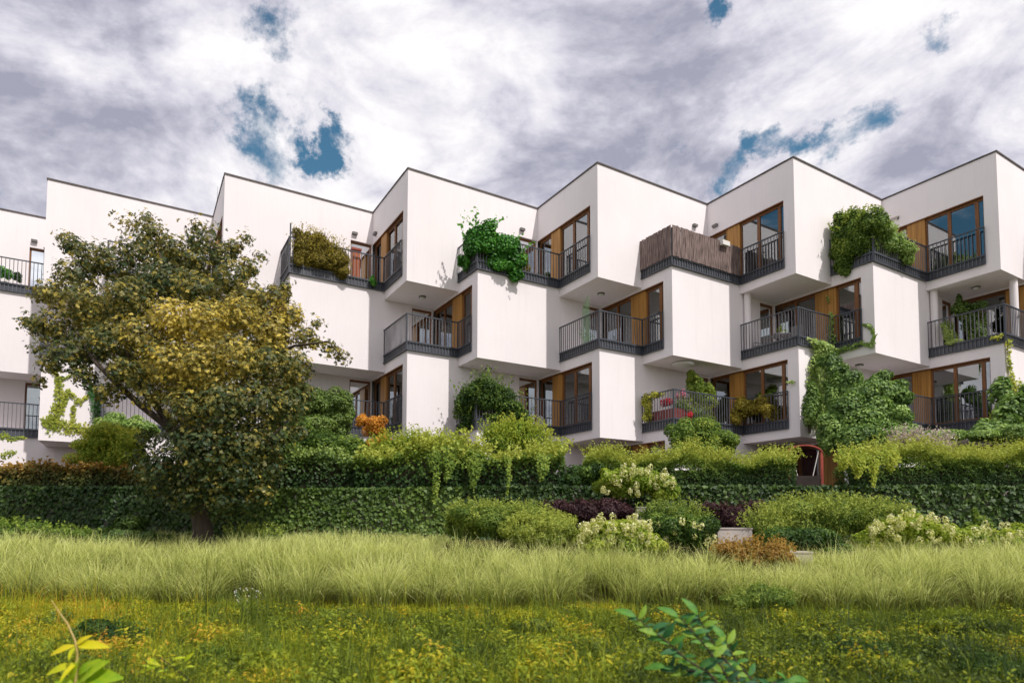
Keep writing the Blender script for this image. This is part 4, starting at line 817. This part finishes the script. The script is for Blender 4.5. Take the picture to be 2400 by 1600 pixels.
# flower box balcony
c, o1, pA, pB, pC = RAIL[('S', 3)]
for (pp, d, n, l, lab) in ((o1, WD, WN, 1.3, 'dark red planter box behind the railing on the short side of the flower balcony'), (o1, LD, LN, 1.0, 'dark red planter box behind the railing right of the corner of the flower balcony')):
    rt = empty('planter_box', (*(pp - n * .2), BT['S'] + .35), lab, 'planter', 'red planter boxes')
    mb = MB(); mb.fbox(pp, d, n, .12, l, -.35, -.08, BT['S'] + .35, BT['S'] + .72); under(rt, mb.build('box', M['red'])); mb = MB(); mb.fbox(pp, d, n, .14, l - .02, -.33, -.1, BT['S'] + .70, BT['S'] + .725); under(rt, mb.build('soil', M['soil']))
wbush('geranium', 'crimson geraniums in the red planter box on the flower balcony', 'flowers', [(rp('S', 3, 0, .55, .2, 1.0), (.22, .12, .16))], .04, L['crimson'], .4, .8)
wbush('geranium', 'red flowers hanging low at the railing of the flower balcony', 'flowers', [(rp('S', 3, 1, .8, .0, .45), (.14, .08, .12))], .045, L['crimson'], .8, .8)
wbush('flowering_plant', 'tall pink-flowered plant at the corner of the flower balcony', 'flowers', [(rp('S', 3, 1, .75, .25, 1.3), (.1, .1, .2)), (rp('S', 3, 1, .45, .25, 1.2), (.07, .07, .1))], .05, L['pink'], .35, .8)
wbush('flowering_plant', 'wispy green plants between the railing bars right of the red planter', 'plant', [(rp('S', 3, 1, .6, .2, .85), (.3, .14, .2)), (rp('S', 3, 1, 1.6, .35, .6), (.6, .25, .35))], .045, L['olive'], .7, .5, spikes=20, spike_len=.2)
wbush('climbing_plant', 'yellow-leaved climber on the left end of the flower balcony railing', 'plant', [(rp('S', 3, 0, 1.35, -.02, 1.15), (.26, .12, .3)), (rp('S', 3, 0, 1.25, -.05, .65), (.2, .1, .4)), (rp('S', 3, 0, .85, -.02, 1.3), (.26, .1, .12))], .07, L['yellowvine'], .72, .6)
wbush('small_tree', 'small bright green potted tree standing behind the flower balcony railing', 'small tree', [(rp('S', 3, 1, 1.9, .6, 1.75), (.34, .3, .5)), (rp('S', 3, 1, 2.2, .6, 1.35), (.5, .35, .3)), (rp('S', 3, 1, 2.5, .55, 1.6), (.3, .25, .3)), (rp('S', 3, 1, 1.6, .6, 2.15), (.2, .2, .22))], .07, L['hedge'], .78, 1., tintfn=None)
wbush('shrub', 'brownish trailing shrub hanging through the railing in front of the flower balcony window', 'shrub', [(rp('S', 3, 1, 3.55, -.1, .95), (.4, .25, .38)), (rp('S', 3, 1, 3.6, -.35, 1.0), (.45, .25, .34)), (rp('S', 3, 1, 3.3, -.1, .6), (.35, .2, .3)), (np.append(RAIL[('S', 3)][3] + WN * .05 - WD * .9, BT['S'] + 1.0), (.5, .22, .36)), (np.append(RAIL[('S', 3)][3] + WN * .05 - WD * 1.3, BT['S'] + .75), (.35, .2, .3))], .06, L['brown'], .82, .7)
for (lw, k, lg, s0, s1, lab) in (('Q', 1, 1, .2, 2.1, 'long dark planter trough under the olive-brown balcony shrub'), ('Q', 2, 1, .1, 2.0, 'long dark planter trough under the glossy ivy bush'), ('Q', 4, 0, .1, 1.4, 'dark planter trough under the tall hedge of the upper right balcony'),
        ('Q', 4, 1, .2, 2.4, 'long dark planter trough under the paler shrub of the upper right balcony'), ('S', 1, 1, .1, 2.3, 'long dark planter trough under the clipped hedge of the lower balcony'), ('S', 2, 1, .1, 2.3, 'long dark planter trough under the leafy shrub of the lower centre balcony')):
    d, n = (WD, WN) if lg == 0 else (LD, LN); c, o1 = RAIL[(lw, k)][:2]; rt = empty('planter_trough', (*(o1 - n * .3), BT[lw] + .01), lab, 'planter', 'dark balcony planter troughs')
    mb = MB(); mb.fbox(o1, d, n, s0, s1, -.5, -.12, BT[lw] + .005, BT[lw] + .5); under(rt, mb.build('trough', M['steel'])); mb = MB(); mb.fbox(o1, d, n, s0 + .03, s1 - .03, -.47, -.15, BT[lw] + .48, BT[lw] + .515); under(rt, mb.build('soil', M['soil']))
# left edge pots
p = onplane('P', -1, 'l', 15, 640, .5); wbush('potted_plant', 'bright green pot plant behind the upper railing at the left edge', 'plant', [(p, (.32, .2, .22)), (p + (-.35, -.1, .1), (.3, .2, .25))], .07, L['bright'], .75)
p = onplane('P', -1, 'l', 42, 650, .5); wbush('potted_plant', 'dark pot plant next to the bright one at the upper left edge', 'plant', [(p, (.18, .15, .2))], .05, L['ivy'], .2)

# ---- climbers on the building
def ol(b, k, f, pts, off=.02): return ([(onplane(b, k, f, u, v, off), r) for u, v, r in pts], LN if f == 'l' else WN)
climb('climbing_vine', 'pale yellow-green vine branching over the white wall left of the tree', 'vine', [ol('R', 0, 'l', [(115, 1005, .24), (140, 945, .19), (137, 885, .13), (112, 858, .05)]), ol('R', 0, 'l', [(135, 965, .2), (160, 915, .09), (185, 945, .12), (208, 925, .05)]), ol('R', 0, 'l', [(105, 985, .2), (150, 1000, .28), (200, 1005, .22)]), ol('R', 0, 'l', [(135, 895, .06), (165, 880, .04), (190, 860, .03)]), ol('R', 0, 'l', [(170, 990, .12), (172, 950, .07)])], .085, L['yellowvine'], .45, .9)
climb('climbing_vine', 'pale creeper spilling over the wall at the lower left edge', 'vine', [([(at(0, 1020, 22), .2), (at(30, 1030, 22), .12), (at(60, 1025, 22), .05)], (.3, -1)), ([(at(0, 1070, 21.5), .2), (at(35, 1060, 21.5), .08)], (.3, -1))], .08, L['yellowvine'], .35, .8)
climb('climbing_vine', 'dark green ivy column beside the lower left balcony', 'vine', [ol('R', 0, 'l', [(212, 900, .14), (228, 945, .22), (230, 985, .22)], .1)], .08, L['bright'], .35, 1.)
climb('climbing_vine', 'broad green creeper covering the corner under the right middle balcony', 'vine', [
    ol('R', 4, 'l', [(1912, 820, .26), (1905, 890, .38), (1915, 950, .44), (1930, 1010, .42)], .05), ol('R', 4, 'l', [(1930, 820, .2), (1935, 880, .38), (1950, 950, .5), (1960, 1010, .45)], .08),
    ol('R', 4, 'l', [(1895, 800, .12), (1930, 812, .2), (1965, 830, .14)], .12), ol('R', 4, 'l', [(1900, 980, .14), (1895, 1010, .1)], .04), ol('R', 4, 'w', [(1865, 895, .05), (1850, 896, .03)], .03)], .095, L['vine'], .78, 1.3, thick=.35)
climb('climbing_vine', 'thin vine twining up the timber panel and railing of the right middle balcony', 'vine', [ol('Q', 4, 'w', [(1950, 810, .12), (1948, 770, .16), (1950, 735, .10)], .12), ol('Q', 4, 'w', [(1945, 710, .03), (1940, 695, .07)], -.02)], .09, L['vine'], .72, .8, thick=.15)
climb('climbing_vine', 'looping vine tendril at the corner right of the right middle balcony', 'vine', [ol('Q', 4, 'w', [(1960, 825, .12), (1990, 815, .12), (2020, 805, .12), (2045, 812, .06)], .04), ol('Q', 4, 'w', [(2045, 808, .1), (2052, 785, .07), (2040, 765, .07), (2022, 760, .05)], .02)], .09, L['vine'], .6, 1.0)
wbush('vine_thicket', 'massive dark vine thicket billowing below the underside of the right block', 'vine', [(at(1960, 940, 22.3), (.5, .35, .9)), (at(1950, 850, 22.9), (.4, .3, .5)), (at(1990, 905, 22.2), (.55, .4, .55)), (at(2030, 925, 21.8), (.65, .5, .5)), (at(2080, 925, 21.8), (.6, .5, .45)), (at(2110, 940, 21.9), (.32, .35, .3)), (at(1990, 970, 21.3), (.8, .5, .6)), (at(2050, 980, 21.2), (.8, .5, .6)), (at(2010, 1030, 20.8), (.8, .5, .6)), (at(2070, 1035, 20.8), (.8, .5, .55)), (at(1950, 1010, 21.2), (.5, .4, .7)), (at(2110, 1030, 20.6), (.45, .4, .35)), (at(1965, 875, 22.6), (.4, .3, .4)), (at(2100, 985, 21.2), (.6, .45, .5)), (at(2130, 1020, 20.8), (.5, .4, .35)), (at(1900, 960, 22.4), (.35, .25, .8)), (at(2060, 900, 21.9), (.5, .4, .35))], .068, L['vine'], .44, 1.0, aspect=.8, tintfn=lambda P: .2 * bump(P, 1.2))
climb('climbing_vine', 'yellow-green vine growing up the corner at the right edge', 'vine', [ol('R', 5, 'l', [(2358, 800, .14), (2362, 850, .14), (2375, 910, .22), (2370, 970, .3)], .04), ol('R', 5, 'w', [(2325, 793, .05), (2350, 790, .12)], .1), ol('R', 5, 'l', [(2385, 900, .25), (2390, 960, .35), (2385, 1010, .4)], .08), ol('R', 5, 'w', [(2340, 960, .22), (2330, 1000, .3)], .08)], .09, L['yellowvine'], .50, .9, thick=.25)
wbush('vine_thicket', 'leafy green vine mass at the lower right edge below the yellow vine', 'vine', [(at(2370, 975, 21), (.6, .4, .75)), (at(2350, 925, 21.4), (.4, .3, .5)), (at(2310, 1010, 20.8), (.5, .35, .35)), (at(2400, 960, 21.2), (.4, .4, .7)), (at(2340, 1010, 20.8), (.4, .3, .35)), (at(2410, 1020, 20.6), (.5, .4, .5))], .095, L['vine'], .45, 1., aspect=.8)

# ---- red timber arch with swing ropes
p = at(1887, 1100, 19.6); gz = .9; rt = empty('garden_swing', (p[0], p[1], gz), 'red wooden arched garden swing frame standing under the block right of centre', 'garden swing')
w = .5; top = at(1887, 1043, 19.6)[2]; h = top - gz
for sx in (-1, 1):
    mb = MB(); mb.box((sx * w, 0, (h - .22) / 2), (.035, .04, (h - .22) / 2)); mb.build('post', M['redpaint'], rt)
mb = MB(); arc = [(w * 1.06 * math.cos(a_), 0, h - .26 + .26 * math.sin(a_)) for a_ in np.linspace(math.pi, 0, 13)]
for a_, b_ in zip(arc[:-1], arc[1:]):
    a_ = np.array(a_); b_ = np.array(b_); u_ = np.array([0, 0, .022]); y_ = np.array([0, .05, 0])
    mb.box8([a_ - u_ - y_, b_ - u_ - y_, b_ - u_ + y_, a_ - u_ + y_, a_ + u_ - y_, b_ + u_ - y_, b_ + u_ + y_, a_ + u_ + y_])
mb.build('arch', M['redpaint'], rt)
for sx in (-1, 1):
    mb = MB(); mb.tube([(sx * .42, 0, h - .16), (sx * .2, 0, .5)], .012, 6); mb.build('rope', M['white'], rt)
mb = MB(); mb.box((0, 0, .48), (.26, .14, .02)); mb.build('seat', M['redpaint'], rt)
p = at(1890, 1120, 19.0); mb = MB(); mb.box((p[0], p[1], 1.2), (.40, .03, .28)); tagit(mb.build('garden_screen', M['dark']), 'dark low garden screen below the arched swing', 'screen')
c = corner('R', 4); mb = MB(); mb.fbox(c + LD * 1.0 - LN * 1.7, LD, LN, 0, 2.2, -.06, 0, .9, 3.1); tagit(mb.build('partition_screen', M['red']), 'dark red partition under the block beside the vine thicket', 'screen')

# ---- ornamental grass and meadow
def blades(name, B, H, lean, width, t0, t1, m, seg=4, droop=.55, parent=None):
    """curved tapering grass blades: base points B, heights H, lean vectors"""
    n = len(B); s = np.linspace(0, 1, seg + 1)[None, :, None]; up = np.array([0, 0, 1.])
    P = B[:, None, :] + up * (H[:, None, None] * (s - droop * (s ** 2.6) * np.linalg.norm(lean, axis=1)[:, None, None] * 1.3)) + lean[:, None, :] * H[:, None, None] * (s ** 1.9)
    sd = unit(np.stack([-lean[:, 1] + rng.normal(size=n) * .3, lean[:, 0] + rng.normal(size=n) * .3, np.zeros(n)], 1)); view = unit(CP - B); 
    w = (width * np.ones(n))[:, None, None] * (1 - s ** 1.5 * .9) * .5
    Lf = P - sd[:, None, :] * w; Rt = P + sd[:, None, :] * w; V = np.stack([Lf, Rt], 2).reshape(n, -1, 3); k = (seg + 1) * 2
    f = np.concatenate([[[2 * j, 2 * j + 1, 2 * j + 3], [2 * j, 2 * j + 3, 2 * j + 2]] for j in range(seg)]); F = (np.arange(n)[:, None, None] * k + f[None]).reshape(-1, 3)
    T = t0[:, None] + (t1 - t0)[:, None] * s[:, :, 0] ** (1.15 if seg > 3 else 1); T = np.repeat(T, 2, 1)
    o = link(name, npmesh(name, V.reshape(-1, 3), F, np.clip(T, 0, 1).reshape(-1)), None, m); return o
def tall_grass(label, clumps, nper, name='ornamental_grass'):
    Bs, Hs, Ls, T0, T1 = [], [], [], [], []
    for (x, y, r, h) in clumps:
        n = int(nper * (r / .45) ** 2); a_ = rng.uniform(0, 6.28, n); rr = np.sqrt(rng.uniform(0, 1, n)) * r * .55
        bx = x + np.cos(a_) * rr; by = y + np.sin(a_) * rr; Bs.append(np.stack([bx, by, ground_z(bx, by) - .02], 1))
        hh = h * rng.uniform(.70, 1.12, n); pl = rng.random(n) < .14; hh = np.where(pl, hh * 1.14, hh); Hs.append(hh)
        out = rr / (r * .55); lm = .14 + .60 * out * rng.uniform(.4, 1.2, n); Ls.append(np.stack([np.cos(a_) * lm + rng.normal(size=n) * .12 + .04, np.sin(a_) * lm + rng.normal(size=n) * .12, np.zeros(n)], 1))
        sh = rng.normal() * .05; T0.append(np.clip(rng.uniform(.02, .55, n), 0, 1)); T1.append(np.where(pl | (rng.random(n) < .3), 1., .84) + rng.normal(size=n) * .12 + sh)
    B = np.concatenate(Bs); H = np.concatenate(Hs)
    o = blades(name, B, H, np.concatenate(Ls), .0105 * rng.uniform(.5, 1.4, len(B)), np.concatenate(T0), np.concatenate(T1), L['grass'], 4)
    o['kind'] = 'stuff'; o['label'] = label; o['category'] = 'grass'; return o
cl = []; x = 6.2
while x < 33:
    w = rng.uniform(.5, .95); hv = 1.10 + .10 * math.sin(x * .9 + 1) + .10 * rng.normal()
    if 21.4 < x < 24.4: hv *= .84
    gap = abs(x - 13.6) < .25 or abs(x - 20.5) < .25
    if not gap: cl.append((x, -10.85 + rng.normal() * .1 + (.3 if 20.6 < x < 24.4 else 0), w, hv))
    x += w * 1.02
for y, hh, xs in ((-10.2, 1.16, .5), (-9.8, 1.04, .5), (-9.3, .86, .5), (-8.8, .74, .5), (-8.2, .62, .5), (-7.6, .48, .6), (-7.1, .42, .6)):
    for x in np.arange(6.5, 33, xs):
        if 17.4 < x < 24.8 and y > -9.2: continue
        if y > -8.0 and (x > 17 or abs(x - 11.4) < .3): continue
        hv = hh * (1 + .09 * math.sin(x * .9 + 1) + .08 * rng.normal())
        if 21.6 < x < 24.6: hv *= .80
        cl.append((x + rng.normal() * .12, y + rng.normal() * .1, .5, hv))
tall_grass('broad band of tall pale green ornamental grass arching across the garden', cl, 185)

def meadow():
    """low rough planting in front: tufts of fine leaves and short blades, yellow, green and orange patches"""
    nt_ = 5200; dep = 4.6 + 7.6 * np.sqrt(rng.uniform(0, 1, nt_)); cx = CP[0] + dep * rng.uniform(-.92, .92, nt_) - dep * .055; cy_ = CP[1] + dep
    px = 1200 + FPX * ((cx - CP[0]) / dep + .055); C0 = np.stack([cx, cy_, cx * 0], 1)
    m2 = bump(C0 + 50, .75); m3 = bump(C0 + 9, 1.9)
    th = rng.uniform(.05, .20, nt_) * (1 + .9 * np.clip(m3, -.3, 1)) * np.clip((-10.7 - cy_) / 1.5, .3, 1); tr_ = rng.uniform(.12, .34, nt_)
    big = rng.random(nt_) < .16; th = np.where(big, th * 1.9, th * 1.1); tr_ = np.where(big, tr_ * 1.4, tr_)
    tt = .49 + .26 * m2 + rng.normal(size=nt_) * .10 + .22 * np.exp(-((px - 100) / 170) ** 2) - .17 * (px > 1450) - .06 * (px > 1900)
    tt = np.where(cy_ > -12.0, tt * .5 + .40, tt); tt = np.where(big, tt - .20, tt)
    n = 250000; k = rng.choice(nt_, n, p=tr_ ** 2 / (tr_ ** 2).sum()); a_ = rng.uniform(0, 6.28, n); rr = np.sqrt(rng.uniform(0, 1, n)); R_ = tr_[k] * rr
    x = cx[k] + np.cos(a_) * R_; y = cy_[k] + np.sin(a_) * R_; g = ground_z(x, y); hh = th[k] * (1 - rr ** 2) ** .5 + .02
    P = np.stack([x, y, g + hh * rng.uniform(.25, 1.1, n)], 1); N = unit(np.stack([np.cos(a_) * rr, np.sin(a_) * rr, np.full(n, .8)], 1) + rng.normal(size=(n, 3)) * .5)
    t = tt[k] + rng.normal(size=n) * .065; h2 = n // 2
    nb = 760; bd = 5.0 + 6.9 * np.sqrt(rng.uniform(0, 1, nb)); bx = CP[0] + bd * rng.uniform(-.9, .9, nb) - bd * .055; by = CP[1] + bd; bc = np.stack([bx, by, bx * 0], 1)
    bp = 1200 + FPX * ((bx - CP[0]) / bd + .055); br_ = rng.uniform(.14, .42, nb); bh = br_ * rng.uniform(.7, 1.15, nb) * np.clip((-10.6 - by) / 1.6, .35, 1)
    bt = .43 + .2 * bump(bc + 50, .75) + rng.normal(size=nb) * .15 - .10 * (bp > 1450) + .15 * np.exp(-((bp - 100) / 200) ** 2)
    Pb, Nb_, Tb, Sb = [], [], [], []
    for i in range(nb):
        m_ = int(900 * br_[i] * (br_[i] + bh[i])) + 60; d = unit(rng.normal(size=(m_, 3))); d[:, 2] = np.abs(d[:, 2]); w_ = 1 + .3 * bump(d * 2 + bc[i], 2.)[:, None]
        q = d * rng.uniform(.55, 1.05, (m_, 1)) * w_ * (br_[i], br_[i], bh[i]); Pb.append(np.stack([bx[i] + q[:, 0], by[i] + q[:, 1], ground_z(bx[i], by[i]) + .02 + q[:, 2]], 1)); Nb_.append(d); Tb.append(bt[i] + rng.normal(size=m_) * .12 + .10 * d[:, 2]); Sb.append(rng.uniform(.03, .085, m_) * rng.uniform(.7, 1.2))
    V, F = leaf_arrays(np.concatenate(Pb), np.concatenate(Nb_), np.concatenate(Sb), .2, .4, .25)
    o = link('weed_clumps', npmesh('weed_clumps', V, F, np.repeat(np.clip(np.concatenate(Tb), 0, 1), 4)), None, L['meadow']); o['kind'] = 'stuff'; o['label'] = 'leafy weed clumps scattered through the foreground meadow'; o['category'] = 'weeds'
    V, F = leaf_arrays(P[:h2], N[:h2], rng.uniform(.025, .06, h2), .2, .45, .2)
    o = link('meadow_plants', npmesh('meadow_plants', V, F, np.repeat(np.clip(t[:h2], 0, 1), 4)), None, L['meadow']); o['kind'] = 'stuff'; o['label'] = 'rough low meadow planting of yellow, green and orange patches in the foreground'; o['category'] = 'ground cover'
    B = np.stack([x[h2:], y[h2:], g[h2:]], 1); q = n - h2; tall = np.where((rng.random(q) < .16) & (y[h2:] < -11.6), rng.uniform(1.4, 2.6, q), 1.)
    o = blades('meadow_grass', B, (hh[h2:] * 1.5 + .05) * tall * rng.uniform(.6, 1.3, q), rng.normal(size=(q, 3)) * (.4, .4, 0), rng.uniform(.005, .011, q), np.clip(t[h2:] - .1, 0, 1), np.clip(t[h2:] + .1, 0, 1), L['meadow'], 2)
    o['kind'] = 'stuff'; o['label'] = 'fine short grass growing through the foreground meadow'; o['category'] = 'grass'
meadow()
# darker leafy tufts and yellow tufts in the meadow
for i, (u, v, d, ru, rv, mt, ba, lab) in enumerate((
        (1050, 1545, 8.2, 60, 28, 'hedge', .15, 'dark green weedy tuft in the foreground meadow, below the centre'), (250, 1500, 8.6, 80, 40, 'hedge', .12, 'dark leafy weed bush at the lower left, behind the yellow-leaved stem'),
        (130, 1480, 9.6, 26, 40, 'ivy', .5, 'upright dark weed left of the yellow-leaved stem'), (2000, 1540, 8.4, 70, 34, 'hedge', .08, 'dark green weedy tuft in the meadow at the lower right'),
        (1780, 1400, 11.2, 60, 24, 'olive', .55, 'olive weedy mound in front of the grass, right of centre'), (640, 1535, 8.3, 60, 26, 'lime', .3, 'bright lime leafy tuft in the foreground meadow, left of centre'),
        (480, 1560, 7.8, 70, 30, 'hedge', .15, 'dark green leafy tuft in the foreground below the tree'), (1250, 1470, 9.8, 90, 22, 'meadow', .35, 'low grey-green weed patch in the meadow centre'),
        (2250, 1470, 9.8, 90, 30, 'meadow', .18, 'dark weed patch at the right of the meadow'), (2330, 1570, 7.8, 60, 26, 'hedge', .15, 'dark weed tuft at the lower right corner'))):
    bush('weed_tuft', lab, 'weeds', [(u, v, d, ru, rv, .35), (u + ru * .8, v + 6, d + .1, ru * .6, rv * .7, .3), (u - ru * .8, v + 8, d, ru * .6, rv * .6, .3)], .035, L[mt], ba, .7, aspect=.4, spikes=30, spike_len=.14)

# thistle-like white flowers in the grass
fl = empty('white_wildflower', at(575, 1425, 11.7), 'small clump of tiny white wildflowers in front of the tall grass', 'wildflower')
mb = MB(); mb2 = MB()
for _ in range(22):
    q = at(random.uniform(548, 610), random.uniform(1376, 1412), 11.5); b0 = at(578 + random.uniform(-12, 12), 1432, 11.6); mb.tube([b0, (b0 + q) / 2 + (0, 0, .03), q], .0025, 3); mb2.tube([q, q + (0, 0, .018)], [.011, .014], 6)
under(fl, mb.build('stem', M['net'])); under(fl, mb2.build('blossom', M['white']))

# ---- foreground broad-leaved plants, each leaf a part
def leaf_mesh(name, m, Lw=.34, bend=.35, seg=6):
    V = []; F = []; s = np.linspace(0, 1, seg + 1)
    for t_ in s:
        w = Lw * math.sin(math.pi * min(1, t_ * .96 + .02)) ** .8 * (1 - .25 * t_); zc = -bend * t_ * t_
        V += [(t_, -w / 2, zc + .06 * w / Lw), (t_, 0, zc), (t_, w / 2, zc + .06 * w / Lw)]
    for j in range(seg):
        a_ = 3 * j; F += [(a_, a_ + 3, a_ + 4, a_ + 1), (a_ + 1, a_ + 4, a_ + 5, a_ + 2)]
    me = npmesh(name, V, F, np.full(len(V), .5), True); me.materials.append(m); return me
def tinted(m, ts, **k):
    out = []
    for t_ in ts:
        me = leaf_mesh('leaf', m, **k); me.attributes['tint'].data.foreach_set('value', np.full(len(me.vertices), t_, np.float32)); out.append(me)
    return out
def place_leaf(me, root, tip_from, d, size, roll=0.):
    """leaf rooted at a point, growing along d, upper side turned to the light and a little to the south"""
    o = bpy.data.objects.new('leaf', me); COL.objects.link(o); o.parent = root; d = Vector(d).normalized()
    n = Vector((roll, -.9, .75)); y = n.cross(d).normalized(); n = d.cross(y).normalized()
    o.rotation_mode = 'QUATERNION'; o.rotation_quaternion = Matrix((d, y, n)).transposed().to_quaternion(); o.scale = (size,) * 3
    o.location = Vector(tip_from) - Vector(root.location); return o
DY = 5.6
b0 = at(175, 1640, DY); rt = empty('yellow_leaved_plant', (b0[0], b0[1], float(ground_z(b0[0], b0[1]))), 'yellow-green broad-leaved plant with a dry stalk at the lower left corner', 'plant')
mb = MB(); g0 = np.array(rt.location); mb.tube([g0, at(178, 1570, DY), at(182, 1530, DY), at(176, 1500, DY), at(158, 1460, DY), at(140, 1435, DY), at(120, 1405, DY)], [.012, .010, .008, .007, .006, .004, .002], 6); under(rt, mb.build('stem', mat('dry_straw_stalk', (.55, .40, .16), .8, .25)))
ym = tinted(L['yellowleaf'], (.35, .5, .65, .8), Lw=.36); yg = tinted(L['yellowleaf'], (.1, .2), Lw=.5)
for (u0, v0, u1, v1, ms, dz) in ((182, 1512, 232, 1505, ym[2], 0), (178, 1510, 200, 1488, ym[3], .03), (176, 1512, 118, 1524, ym[3], -.02), (176, 1515, 158, 1535, ym[1], -.05), (178, 1555, 112, 1568, ym[1], -.05), (178, 1556, 142, 1580, ym[2], -.08), (184, 1580, 212, 1545, yg[0], .02), (182, 1600, 216, 1550, yg[1], -.05), (170, 1600, 166, 1556, yg[1], 0), (180, 1595, 250, 1575, yg[0], -.03), (176, 1598, 130, 1590, yg[1], .0)):
    a_ = at(u0, v0, DY); b_ = at(u1, v1, DY - .06 + dz); place_leaf(ms, rt, a_, b_ - a_, np.linalg.norm(b_ - a_) * 1.12, random.uniform(-.4, .4))
DB = 6.0
b0 = at(1700, 1640, DB); rt = empty('broad_leaved_shrub', (b0[0], b0[1], float(ground_z(b0[0], b0[1]))), 'green broad-leaved shrub branch leaning in at the lower right of centre', 'shrub')
stems = [[(1700, 1620), (1660, 1575), (1610, 1545), (1560, 1500), (1520, 1470), (1490, 1445)], [(1720, 1620), (1690, 1560), (1650, 1510), (1620, 1475), (1590, 1445)], [(1740, 1620), (1720, 1570), (1680, 1520), (1650, 1470), (1635, 1440)], [(1760, 1630), (1760, 1590), (1720, 1540), (1700, 1500)], [(1660, 1575), (1600, 1570), (1560, 1560)], [(1780, 1640), (1810, 1600), (1850, 1590)]]
mb = MB()
for si, st in enumerate(stems): mb.tube([at(u, v, DB + .05 * si) for u, v in st], np.linspace(.012, .003, len(st)), 5)
under(rt, mb.build('branch', M['bark']))
bm_ = tinted(L['bigleaf'], (.1, .3, .45, .65, .85), Lw=.44); random.seed(21)
for si, st in enumerate(stems):
    pts = [at(u, v, DB + .05 * si) for u, v in st]
    for j in range(1, len(pts)):
        for f_ in (.15, .45, .8):
            for sd in (-1, 1):
                if random.random() < .12: continue
                a_ = pts[j - 1] + (pts[j] - pts[j - 1]) * f_; dr = unit(pts[j] - pts[j - 1]); d_ = unit(dr * .5 + np.array([sd * .8, random.uniform(-.7, .3), random.uniform(-.25, .35)]))
                place_leaf(random.choice(bm_), rt, a_, d_, random.uniform(.08, .19), random.uniform(-1.2, 1.2))
    place_leaf(bm_[3], rt, pts[-1], unit(pts[-1] - pts[-2]) + (0, 0, -.2), .2, .2)
b0 = at(500, 1620, 6.4); rt = empty('yellow_weed', (b0[0], b0[1], float(ground_z(b0[0], b0[1]))), 'yellow-green lobed weed at the bottom edge, left of centre', 'plant')
mb = MB(); mb.tube([np.array(rt.location), at(420, 1590, 6.4), at(410, 1570, 6.4)], .006, 5); mb.tube([np.array(rt.location), at(390, 1550, 6.5), at(375, 1540, 6.5)], .006, 5); under(rt, mb.build('stem', M['twig']))
for _ in range(16):
    a_ = at(random.uniform(345, 440), random.uniform(1545, 1595), 6.4); d_ = np.array([random.uniform(-1, 1), random.uniform(-.6, .2), random.uniform(-.1, .5)]); place_leaf(random.choice(ym[:2]), rt, a_, d_, random.uniform(.09, .15), random.uniform(-.6, .6))
